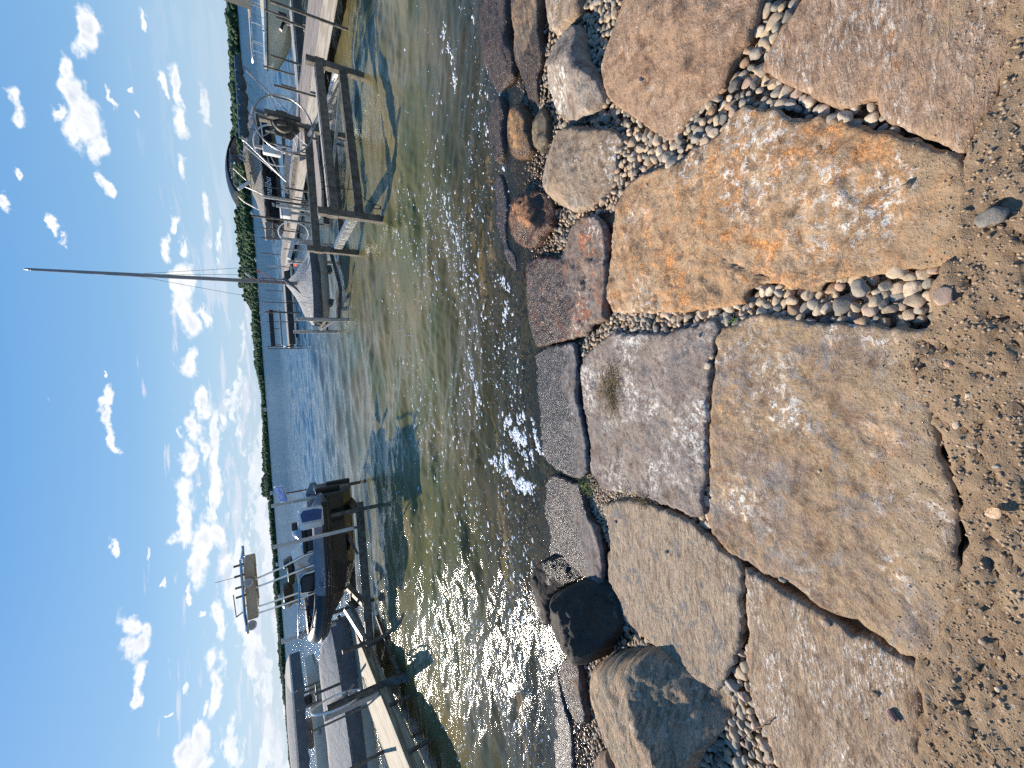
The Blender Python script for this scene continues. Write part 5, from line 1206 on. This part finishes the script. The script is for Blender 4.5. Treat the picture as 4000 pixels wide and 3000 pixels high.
# ---------------------------------------------------------------- bench at the end of the dock
bn = empty('dock_bench', (4.0, 26.5, .5), 'dark slatted bench standing on tall poles at the end of the cross dock', 'bench')
MB().box((4.15, 26.2, 1.38), (2.05, .06, .22)).go('backrest', m_blackp, bn); MB().box((4.15, 25.95, .98), (2.0, .40, .05)).go('seat', m_alu, bn)
MB().tube([(3.2, 26.1, 1.3), (3.2, 26.1, .95)], .02, 6).tube([(4.1, 26.1, 1.3), (4.1, 26.1, .95)], .02, 6).tube([(5.1, 26.1, 1.3), (5.1, 26.1, .95)], .02, 6).tube([(3.15, 25.8, .94), (5.1, 25.8, .94)], .02, 6).go('frame', m_galv, bn, True)
for (x_, y_, zt) in ((3.14, 26.4, 1.67), (2.92, 25.6, 1.68), (5.15, 26.6, 1.6), (4.9, 25.5, 1.66)): MB().tube([(x_, y_, -1.3), (x_, y_, zt)], .03, 8).go('leg', m_galv, bn, True)
MB().tube([(5.18, 26.1, 1.50), (4.85, 26.1, 1.34)], .015, 6).go('ribbon', m_red, bn, True)
tag(MB().ring((2.98, 25.7, .80), .10, .018, (1, .3, 0), 20).tube([(3.1, 25.8, .9), (2.95, 25.6, .55)], .02, 6).go('ladder_rail', m_alu, None, True), 'small steel ladder hoop at the left end of the dark bench', 'ladder')

# ---------------------------------------------------------------- left: grey inflatable with console and T-top on its lift
rb = empty('inflatable_boat', (-3.6, 10.05, 0), 'grey and black rigid inflatable boat with a steel T top, raised on its lift', 'inflatable boat')
def sidepath(s0, n=26):
    P_ = []
    for i in range(n + 1):
        q = i / n; x_ = -1.98 - 3.05 * q; y_ = 10.05 + s0 * (.74 if q < .6 else .74 * math.sqrt(max(0, 1 - ((q - .6) / .42) ** 2.4))); z_ = 1.15 + .04 * q + .17 * max(0, (q - .45) / .55) ** 2; P_.append((x_, y_, z_))
    return P_
pn_, pf_ = sidepath(-1), sidepath(1)
whole = pn_ + pf_[::-1][1:]
rad = [.06 if i in (0, len(whole) - 1) else (.12 if i in (1, len(whole) - 2) else .185) for i in range(len(whole))]
tb = MB().tube(whole, .185, 20, rr=rad); tubes = tb.go('inflatable_tube', m_grub, rb, True)
for k, (dz_, rr2, mt) in enumerate(((-.015, .022, m_blackv), (-.075, .020, m_blackv), (-.045, .008, m_galv), (-.115, .008, m_galv), (-.14, .022, m_blackv))):
    o = MB()
    pp = []
    for i, p_ in enumerate(whole):
        if i in (0, len(whole) - 1): continue
        a = Vector(whole[min(i + 1, len(whole) - 1)]) - Vector(whole[max(i - 1, 0)]); nx = Vector((a.y, -a.x, 0)).normalized()
        if i > 0: off_ = math.sqrt(max(0, .185 ** 2 - dz_ ** 2)) + .004
        cc = Vector(p_); side = nx if (cc + nx - Vector((-3.0, 10.05, cc.z))).length > (cc - nx - Vector((-3.0, 10.05, cc.z))).length else -nx
        pp.append(cc + side * off_ + Vector((0, 0, dz_)))
    o.tube(pp, rr2, 6); o.go('rub_strake', mt, tubes, True)
# dark bow dodger on the tube
bowp = whole[17:36]
MB().tube(bowp, .19, 16, rr=[.191] * len(bowp), cap=False).go('bow_cover', m_blackv, tubes, True)
h_ = MB(); rows = []
for i in range(19):
    q = i / 18; x_ = -2.05 - 2.75 * q; w_ = .60 * (1 if q < .5 else math.sqrt(max(.002, 1 - ((q - .5) / .52) ** 2.2))); zb = .42 - .0 * q + .62 * max(0, (q - .50) / .5) ** 2; zs = 1.08 + .10 * max(0, q - .5)
    rows.append([(x_, 10.05 - w_, zs), (x_, 10.05 - w_ * .97, zb + .42 * (zs - zb)), (x_, 10.05 - w_ * .55, zb + .16 * (zs - zb)), (x_, 10.05, zb), (x_, 10.05 + w_ * .55, zb + .16 * (zs - zb)), (x_, 10.05 + w_ * .97, zb + .42 * (zs - zb)), (x_, 10.05 + w_, zs)])
h_.loft(rows); h_.loft([[r_[0], r_[-1]] for r_ in rows]); h_.go('hull', m_dkgel, rb, True)
MB().add([(q[0] + .004, q[1], q[2]) for q in rows[0]], [tuple(range(7))]).box((-2.0, 10.05, .95), (.12, .5, .5), bev=.03).box((-1.93, 10.05, .70), (.10, .12, .5), bev=.02).go('transom', m_blackp, rb)
cs = MB(); cs.loft([[(-3.20, 9.75, 1.05), (-3.28, 9.75, 1.62), (-3.32, 9.75, 1.72), (-3.92, 9.75, 1.60), (-4.0, 9.75, 1.05)], [(-3.20, 10.35, 1.05), (-3.28, 10.35, 1.62), (-3.32, 10.35, 1.72), (-3.92, 10.35, 1.60), (-4.0, 10.35, 1.05)]], closed=True, capends=True)
con = cs.go('console', m_gelw, rb)
MB().disc((-3.42, 9.742, 1.36), .085, .01, (0, 1, 0), 24).go('emblem', pmat('emblem_grey', (.30, .33, .36), .5), con, True)
b = MB(); b.add([(-3.55, 9.735, 1.67), (-4.22, 9.735, 1.62), (-4.20, 9.735, 1.95), (-3.62, 9.735, 2.0), (-3.55, 10.36, 1.67), (-4.22, 10.36, 1.62), (-4.20, 10.36, 1.95), (-3.62, 10.36, 2.0)], [(0, 1, 2, 3), (4, 7, 6, 5), (1, 5, 6, 2)]); b.go('windscreen', m_glass, rb)
b = MB(); b.box((-3.87, 9.70, 1.36), (.36, .05, .50), bev=.05); b.go('seat_back', m_blackv, rb, True)
MB().tube([(-3.62, 9.67, 1.1), (-3.64, 9.66, 1.54), (-3.70, 9.66, 1.62), (-4.50, 9.66, 1.70), (-4.95, 9.75, 1.72), (-5.12, 9.98, 1.66), (-5.10, 10.2, 1.62), (-4.98, 10.3, 1.45)], .016, 8).tube([(-4.02, 9.68, 1.64), (-4.1, 9.68, 1.1)], .013, 8).go('bow_rail', m_steel, rb, True)
b = MB(); b.box((-2.98, 10.05, 1.47), (.56, .60, .09), bev=.03); b.box((-2.98, 10.05, 1.32), (.50, .55, .22), bev=.02); b.go('helm_seat', m_blackv, rb, True)
b = MB(); b.loft([[(-2.68 - .04 * math.cos(a) - .33 * i / 8, 10.05 + .38 * math.cos(a), 1.52 + .17 * math.sin(a) * math.sin(max(.12, i / 8 * 3.0))) for a in [math.pi * j / 8 for j in range(9)]] for i in range(9)]); b.go('cooler_cover', pmat('grey_glossy_cover', (.35, .38, .42), .2, .3), rb, True)
MB().tube([(-2.70, 9.78, 1.52), (-3.28, 9.78, 1.50)], .014, 8).tube([(-2.72, 9.78, 1.50), (-2.75, 9.78, 1.1)], .012, 8).tube([(-3.25, 9.78, 1.50), (-3.22, 9.78, 1.1)], .012, 8).go('seat_frame', m_steel, rb, True)
b = MB(); b.ring((-3.30, 9.9, 1.38), .12, .012, (1, 0, .3), 22); b.go('steering_wheel', m_steel, rb, True)
# T-top
tt_ = MB()
for y0 in (9.72, 10.38):
    if y0 < 10: tt_.tube([(-3.26, y0, 1.08), (-3.28, y0, 1.5), (-3.40, y0, 1.9), (-3.50, y0, 2.42), (-3.34, y0, 2.55)], .019, 8); tt_.tube([(-3.52, y0, 1.3), (-3.60, y0, 1.9), (-3.66, y0, 2.40)], .019, 8)
    if y0 < 10: tt_.tube([(-4.12, y0, 1.25), (-4.16, y0, 1.9), (-4.18, y0, 2.40)], .018, 8); tt_.tube([(-4.0, y0, 1.3), (-4.05, y0, 2.38)], .018, 8)
    tt_.tube([(-3.0, y0 - (.12 if y0 < 10 else -.12), 2.60), (-3.4, y0 - (.12 if y0 < 10 else -.12), 2.60), (-4.1, y0 - (.12 if y0 < 10 else -.12), 2.60), (-4.45, y0 - (.12 if y0 < 10 else -.12), 2.57)], .024, 8)
    tt_.tube([(-3.42, y0, 2.40), (-4.15, y0, 2.38)], .015, 6); tt_.tube([(-4.16, y0, 2.40), (-3.95, y0, 2.58)], .015, 6); tt_.tube([(-3.45, y0, 2.38), (-3.18, y0, 2.58)], .015, 6)
for x_ in (-3.05, -3.7, -4.4): tt_.tube([(x_, 9.62, 2.6), (x_, 10.5, 2.6)], .018, 8)
ttop = tt_.go('t_top_frame', m_steel, rb, True)
MB().box((-3.72, 10.05, 2.475), (1.08, .72, .19), bev=.03).go('t_top_bag', m_cream, ttop, True)
for (x_, lab) in ((-3.10, 0), (-3.30, 0), (-3.52, 0), (-3.70, 0)): MB().tube([(x_, 9.6, 2.55), (x_ - .01, 9.6, 2.72)], .022, 8).go('rod_holder', m_galv, ttop, True)
for x_ in (-3.48, -4.32): MB().disc((x_, 9.60, 2.50), .085, .05, (0, 1, 0), 24).go('speaker', m_alu, ttop, True); MB().disc((x_, 9.57, 2.50), .05, .02, (0, 1, 0), 20).go('speaker_cone', m_covl, ttop, True)
MB().tube([(-3.42, 9.9, 2.6), (-3.42, 9.9, 3.05)], .005, 5).tube([(-3.75, 9.9, 2.78), (-4.2, 9.9, 2.76)], .010, 6).tube([(-4.2, 9.9, 2.76), (-4.12, 9.9, 2.6)], .012, 6).go('antenna', m_blackp, ttop, True)
b = MB(); rr_ = random.Random(4); b.box((-3.60, 10.0, 1.76), (.5, .4, .14), bev=.05); b.box((-4.05, 9.95, 1.84), (.38, .34, .20), bev=.06); b.box((-3.42, 9.95, 1.82), (.14, .3, .15), bev=.04); b.go('dashboard_cover', m_blackv, rb, True)
MB().box((-4.22, 9.86, 1.87), (.14, .2, .17), bev=.05).go('deck_light', m_alu, rb, True)
MB().tube([(-3.42, 9.7, 1.62), (-3.6, 9.70, 1.45), (-3.85, 9.70, 1.30)], .008, 5).tube([(-4.18, 9.7, 1.72), (-4.32, 9.7, 1.62), (-4.28, 9.7, 1.50), (-4.40, 9.7, 1.55), (-4.36, 9.7, 1.66)], .012, 6).tube([(-2.9, 9.8, 1.2), (-3.0, 9.76, 1.16), (-3.12, 9.8, 1.2)], .02, 6).go('rope', m_orange, rb, True)
b = MB(); b.tube([(-2.03, 9.75, 1.30), (-2.05, 9.8, 1.36)], .02, 6)
for k in range(6): b.tube([(-2.05 - .055 * k, 9.36 + .0 * k, 1.20), (-2.12 - .055 * k, 9.32, 1.06), (-2.05 - .055 * k, 9.36, .98)], .024, 6)
b.go('ribbed_hose', m_blackp, rb, True)
b = MB(); b.box((-4.62, 9.9, 1.52), (.62, .45, .06), bev=.02); b.box((-4.85, 10.0, 1.50), (.25, .5, .10), bev=.03); b.go('bow_cushion', m_blackv, rb, True)
# tube lettering scroll: an emblem drawn in pale line work on the side
b = MB(); b.tube([(-3.42, 9.124, 1.20), (-3.50, 9.122, 1.24), (-3.56, 9.125, 1.18), (-3.62, 9.122, 1.10), (-3.70, 9.125, 1.14), (-3.66, 9.122, 1.22), (-3.58, 9.125, 1.12), (-3.48, 9.13, 1.10)], .005, 5); b.ring((-3.72, 9.125, 1.165), .045, .005, (0, 1, 0), 20, 5); b.bar((-3.80, 9.127, 1.10), (-3.80, 9.127, 1.24), .01, .02); b.go('emblem', m_gelw, tubes, True)
b = MB()
text_obj('PC', .13, (-3.72, 9.12, 1.25), (R_(96), 0, 0), m_blue, tubes, ext=.001)

ll = empty('boat_lift', (-3.9, 10.1, 0), 'steel boat lift with cream guide poles and a solar panel, carrying the grey inflatable', 'boat lift')
for (x_, y_, zt) in ((-2.21, 10.97, .97), (-2.45, 9.27, 1.11), (-5.22, 9.11, .98), (-5.25, 10.95, 1.3)):
    MB().tube([(x_, y_, -1.2), (x_, y_, zt)], .042, 12).tube([(x_, y_, .40), (x_, y_, .52)], .055, 12).go('corner_post', m_galv, ll, True)
MB().chan((-2.22, 10.9, .55), (-2.44, 9.36, .45), .10, .16, .014).go('side_channel', m_dkst, ll)
MB().bar((-2.16, 10.9, .95), (-2.36, 9.5, .86), .12, .03).go('winch_rail', m_white, ll)
MB().bar((-2.3, 9.30, .40), (-5.3, 9.14, .43), .09, .15).go('long_beam', m_dkst, ll); MB().bar((-2.3, 10.95, .40), (-5.3, 10.95, .43), .09, .15).go('long_beam', m_dkst, ll)
MB().chan((-5.2, 9.2, .50), (-5.25, 10.9, .62), .09, .14, .014).go('side_channel', m_alu, ll)
MB().bar((-4.45, 9.2, .46), (-4.6, 10.9, .62), .09, .12).go('side_channel', m_galv, ll)
MB().bar((-3.0, 9.45, .66), (-3.4, 9.5, .50), .30, .05).bar((-4.7, 9.6, .95), (-5.05, 9.5, .75), .06, .06).bar((-4.35, 9.3, .75), (-4.9, 9.3, .55), .06, .06).go('bunk', m_dkst, ll)
for (a, b_) in (((-2.3, 10.6, .95), (-2.45, 10.8, 2.01)), ((-2.73, 9.0, .60), (-2.76, 9.0, 2.03)), ((-5.35, 10.6, .9), (-5.46, 10.6, 2.02))):
    b_ = (a[0], a[1], b_[2]); g_ = MB().tube([a, b_], .038, 12); g_.tube([(b_[0], b_[1], b_[2] - .01), (b_[0], b_[1], b_[2] + .02)], .043, 12, rr=[.043, .03]); g_.go('guide_pole', m_pvc, ll, True)
MB().tube([(-2.73, 9.0, .60), (-2.73, 9.02, .48), (-2.62, 9.2, .42)], .03, 8).go('pole_bracket', m_galv, ll, True)
MB().tube([(-2.16, 11.0, .62), (-2.16, 11.0, 1.72)], .02, 8).tube([(-2.10, 11.0, .78), (-2.30, 11.0, .78)], .014, 6).tube([(-2.10, 11.0, .66), (-2.30, 11.0, .66)], .014, 6).go('panel_pole', m_galv, ll, True)
sp2 = MB().box((-2.16, 11.0, 1.80), (.42, .34, .025), rx=R_(30), ry=R_(-16)).go('solar_panel_frame', m_white, ll); MB().box((-2.163, 10.99, 1.816), (.37, .29, .012), rx=R_(30), ry=R_(-16)).go('solar_panel', m_solar, sp2)
wb = MB(); wb.box((-2.32, 9.0, 1.37), (.37, .22, .44), bev=.03); wb.box((-2.45, 8.90, 1.37), (.12, .10, .36), bev=.02)
wbo = wb.go('winch_box', m_white, ll, True)
MB().poly([(-2.365, 8.886, 1.20), (-2.18, 8.886, 1.18), (-2.14, 8.886, 1.30), (-2.14, 8.886, 1.50), (-2.20, 8.886, 1.56), (-2.36, 8.886, 1.54)], .012, (0, 1, 0)).box((-2.25, 8.876, 1.37), (.03, .02, .12)).go('blue_panel', m_blue, wbo)
MB().tube([(-2.60, 9.32, 1.45), (-2.50, 9.35, 1.50), (-2.38, 9.45, 1.40), (-2.34, 9.5, 1.2)], .008, 6).tube([(-2.6, 9.3, 1.0), (-2.50, 9.3, .8), (-2.42, 9.4, .88)], .012, 6).go('cable', m_blackp, ll, True)
MB().box((-2.46, 9.1, 1.66), (.14, .12, .10), bev=.015).go('switch_box', m_blackp, ll, True)

# ---------------------------------------------------------------- left dock with its wheel, covered boat and shaded pontoon
dl = empty('dock', (-6.25, 7.5, 0), 'pale sunlit wooden dock leaving through the lower edge of the photo', 'dock')
MB().box((-6.25, 7.6, .475), (1.08, 8.8, .05)).go('deck', m_decky, dl); MB().box((-5.69, 7.6, .40), (.05, 8.8, .20)).box((-6.81, 7.6, .40), (.05, 8.8, .20)).go('stringer', m_decky, dl)
posts_on(dl, [(-5.66, 9.74, .42), (-5.64, 7.65, .42), (-5.62, 5.45, .42), (-5.64, 6.5, .42), (-6.82, 8.16, 1.30), (-6.84, 10.7, 1.45), (-6.84, 6.0, 1.3)], -1.3, .03, m_dkst)
MB().tube([(-6.4, 9.9, .51), (-6.3, 9.6, .53), (-6.45, 9.35, .51), (-6.55, 9.6, .52), (-6.42, 9.95, .51)], .007, 5).go('mooring_rope', m_rope, dl, True)
l4 = empty('boat_lift', (-6.5, 8.9, 0), 'boat lift with a leaning hand wheel and a tall post beside the pale dock', 'boat lift')
MB().box((-5.62, 8.25, .35), (.075, .075, 2.1)).go('corner_post', m_dkst, l4); MB().box((-5.76, 8.28, .96), (.10, .12, 1.0)).go('winch_mount', m_beam, l4)
MB().ring((-5.78, 8.55, 1.20), .44, .018, (1, .35, .0), 44).go('hand_wheel', m_white, l4, True)
MB().poly([(-5.70, 8.4 + .13 * math.cos(a), 1.22 + .13 * math.sin(a)) for a in [R_(45 * k) for k in range(8)]], .02, (1, .3, 0)).go('hub_plate', m_covl, l4)
MB().tube([(-5.70, 8.4, 1.22), (-5.72, 8.75, .86)], .018, 6).ring((-5.7, 8.5, .92), .07, .018, (1, .3, 0), 20, 6).go('crank', m_alu, l4, True)
MB().bar((-5.55, 8.2, .10), (-5.1, 9.8, .12), .06, .06).bar((-5.62, 8.25, .30), (-5.35, 7.7, -.05), .12, .12).go('lower_beam', m_dkst, l4)
MB().box((-9.35, 9.3, .7), (.10, .10, 2.2)).go('corner_post', m_galv, l4); MB().box((-6.95, 13.9, .6), (.08, .08, 2.1)).go('corner_post', m_galv, l4)
cl = empty('covered_boat', (-8.5, 10.5, 0), 'white runabout under a smooth light grey cover behind the pale dock', 'boat')
CLp = (-8.55, 11.05, 0); CLR = R_(15)
h_ = MB(); hull(h_, 5.4, 1.9, .12, .72, keelup=.6); place(h_, CLp, CLR).go('hull', m_gelw, cl, True)
h_ = MB(); cover(h_, 5.4, 1.9, .80, [(0, 1.1), (.1, 1.22), (.8, 1.26), (.9, 1.22), (1, .95)], skirt=.0, wr=.02, seed=8)
# blunter top: a boxy cover
place(h_, CLp, CLR).go('cover', m_covl, cl, True)
h_ = MB(); rows = []
for i in range(61):
    q = i / 60; x_ = -2.73 + 5.46 * q; w_ = .975 * (1 if q < .45 else math.sqrt(max(.0008, 1 - ((q - .45) / .55) ** 2.3))); fo = .02 * math.sin(q * 120)
    rows.append([(x_, -w_ * 1.02, .83 + .11 * q * q), (x_ + .04, -w_ * 1.01 - fo, .72), (x_ + .08, -w_ * .99 - fo, .62 + .02 * math.sin(q * 60)), (x_ + .09, -w_ * .97, .53)])
h_.loft(rows); h_.loft([[(a, -b_, c0) for a, b_, c0 in r_] for r_ in rows]); place(h_, CLp, CLR).go('cover_skirt', m_covd, cl, True)
l5 = empty('guide_rail', (-7.3, 9.6, 0), 'pair of slim dark guide posts between the pale dock and the covered runabout', 'guide posts')
MB().tube([(-6.86, 9.6, .3), (-6.86, 9.6, 1.62)], .02, 8).go('post', m_galv, l5, True); MB().tube([(-9.0, 14.6, -.5), (-9.0, 14.6, 1.75)], .03, 8).tube([(-9.6, 14.6, -.5), (-9.6, 14.6, 1.75)], .03, 8).tube([(-9.6, 14.6, 1.2), (-9.0, 14.6, 1.2)], .03, 8).go('post', m_galv, l5, True)
pt = empty('pontoon_boat', (-12, 17.5, 0), 'canopied boat with white sides in the shade of its own top, behind the covered runabout', 'boat')
h_ = MB(); hull(h_, 5.0, 1.9, .65, 1.22, keelup=.6); place(h_, (-12.6, 18, 0), R_(8)).go('hull', m_gelw, pt, True)
MB().box((-11.2, 17.3, 1.36), (.35, .3, .30), bev=.08).go('outboard_motor', m_blackp, pt, True)
MB().box((-12.6, 17.6, 1.36), (.9, .5, .22), bev=.06).ring((-12.1, 17.4, 1.45), .13, .012, (1, .2, .3), 20, 6).go('seats', m_covd, pt, True)
text_obj('BAY', .16, (-12.25, 17.02, 1.05), (R_(90), 0, R_(8)), m_blackp, pt)
cp = empty('lift_canopy', (-12, 17.5, 0), 'wide pale canopy with a scalloped dark valance over the canopied boat', 'canopy')
rows = []
for i in range(13):
    q = i / 12; x_ = -10.35 - 4.4 * q; rows.append([(x_, 16.75, 1.76), (x_, 16.76, 1.86), (x_, 17.3, 1.98 + .05 * math.sin(q * 3)), (x_, 18.0, 2.02 + .06 * math.sin(q * 3)), (x_, 18.8, 1.96), (x_, 19.3, 1.84)])
MB().loft(rows).go('canvas', m_covl, cp, True)
rows = []
for i in range(49):
    q = i / 48; x_ = -10.35 - 4.4 * q; rows.append([(x_, 16.74, 1.80), (x_, 16.72, 1.66), (x_, 16.74, 1.44 + .05 * abs(math.sin(q * 22)))])
MB().loft(rows).add([(-10.34, 16.75, 1.8), (-10.34, 19.3, 1.8), (-10.34, 19.3, 1.45), (-10.34, 16.75, 1.45)], [(0, 1, 2, 3)]).go('valance', m_covd, cp, True)
MB().tube([(-10.6, 16.9, 1.8), (-10.6, 16.9, -1)], .04, 8).tube([(-14.3, 16.9, 1.8), (-14.3, 16.9, -1)], .04, 8).tube([(-12.5, 19.2, 1.8), (-12.5, 19.2, -1)], .04, 8).go('leg', m_galv, cp, True)
wl = MB().tube([(-12.2, 15.0, 4.2), (-13.9, 16.5, 2.45), (-15.5, 18, .9)], .006, 5).go('wire', m_galv, None, True); tag(wl, 'thin slanting wire with a red streamer at the lower edge of the sky', 'wire')
MB().tube([(-13.55, 16.2, 2.80), (-13.7, 16.2, 2.62), (-13.62, 16.2, 2.5)], .012, 5).go('streamer', m_red, wl, True)
# far off: light specks of boats and small docks along the other shore
rs = random.Random(77)
for i, (yq, w_, hh_, lab) in enumerate(((830, 5, 1.6, 'white boat moored far off under the wooded hill, right of the mast'), (1010, 6, 1.2, 'pale moored boat far off behind the sailboat mast'), (1600, 8, 2.2, 'pale shore building far off at the middle of the wooded shore'), (1925, 9, 2.5, 'small pale house far off beside the gap in the trees'),
                                    (2205, 8, 2.5, 'white boathouse far off right of the T top'), (2330, 10, 3, 'white cottage far off left of the T top'), (2500, 9, 3, 'pale cottage far off above the bow of the inflatable'), (2640, 9, 3, 'white cottage far off above the covered runabout'))):
    a, D, h_ = shore_pt(yq); D -= 5; x_, y_ = D * math.sin(a), D * math.cos(a)
    if 'boat ' in lab or 'boat moored' in lab:
        r_ = empty('moored_boat', (x_, y_, 0), lab, 'boat', 'boats and houses on the far shore'); h2 = MB(); hull(h2, w_, w_ * .35, -.1, hh_ * .6); place(h2, (x_, y_, 0), R_(20)).go('hull', m_white, r_, True); MB().box((x_, y_, hh_ * .75), (w_ * .35, w_ * .22, hh_ * .5), bev=.1).go('cabin', m_white, r_)
    else:
        r_ = empty('shore_house', (x_, y_, 0), lab, 'house', 'boats and houses on the far shore'); MB().box((x_, y_, hh_ / 2 + .4), (w_ * .7, 5, hh_)).go('wall', m_gelw, r_)
        MB().add([(x_ - w_ * .4, y_ - 2.8, hh_ + .3), (x_ + w_ * .4, y_ - 2.8, hh_ + .3), (x_ + w_ * .4, y_ + 2.8, hh_ + .3), (x_ - w_ * .4, y_ + 2.8, hh_ + .3), (x_ - w_ * .4, y_, hh_ + 1.7), (x_ + w_ * .4, y_, hh_ + 1.7)], [(0, 1, 5, 4), (2, 3, 4, 5), (0, 4, 3), (1, 2, 5), (0, 3, 2, 1)]).go('roof', m_covd, r_)
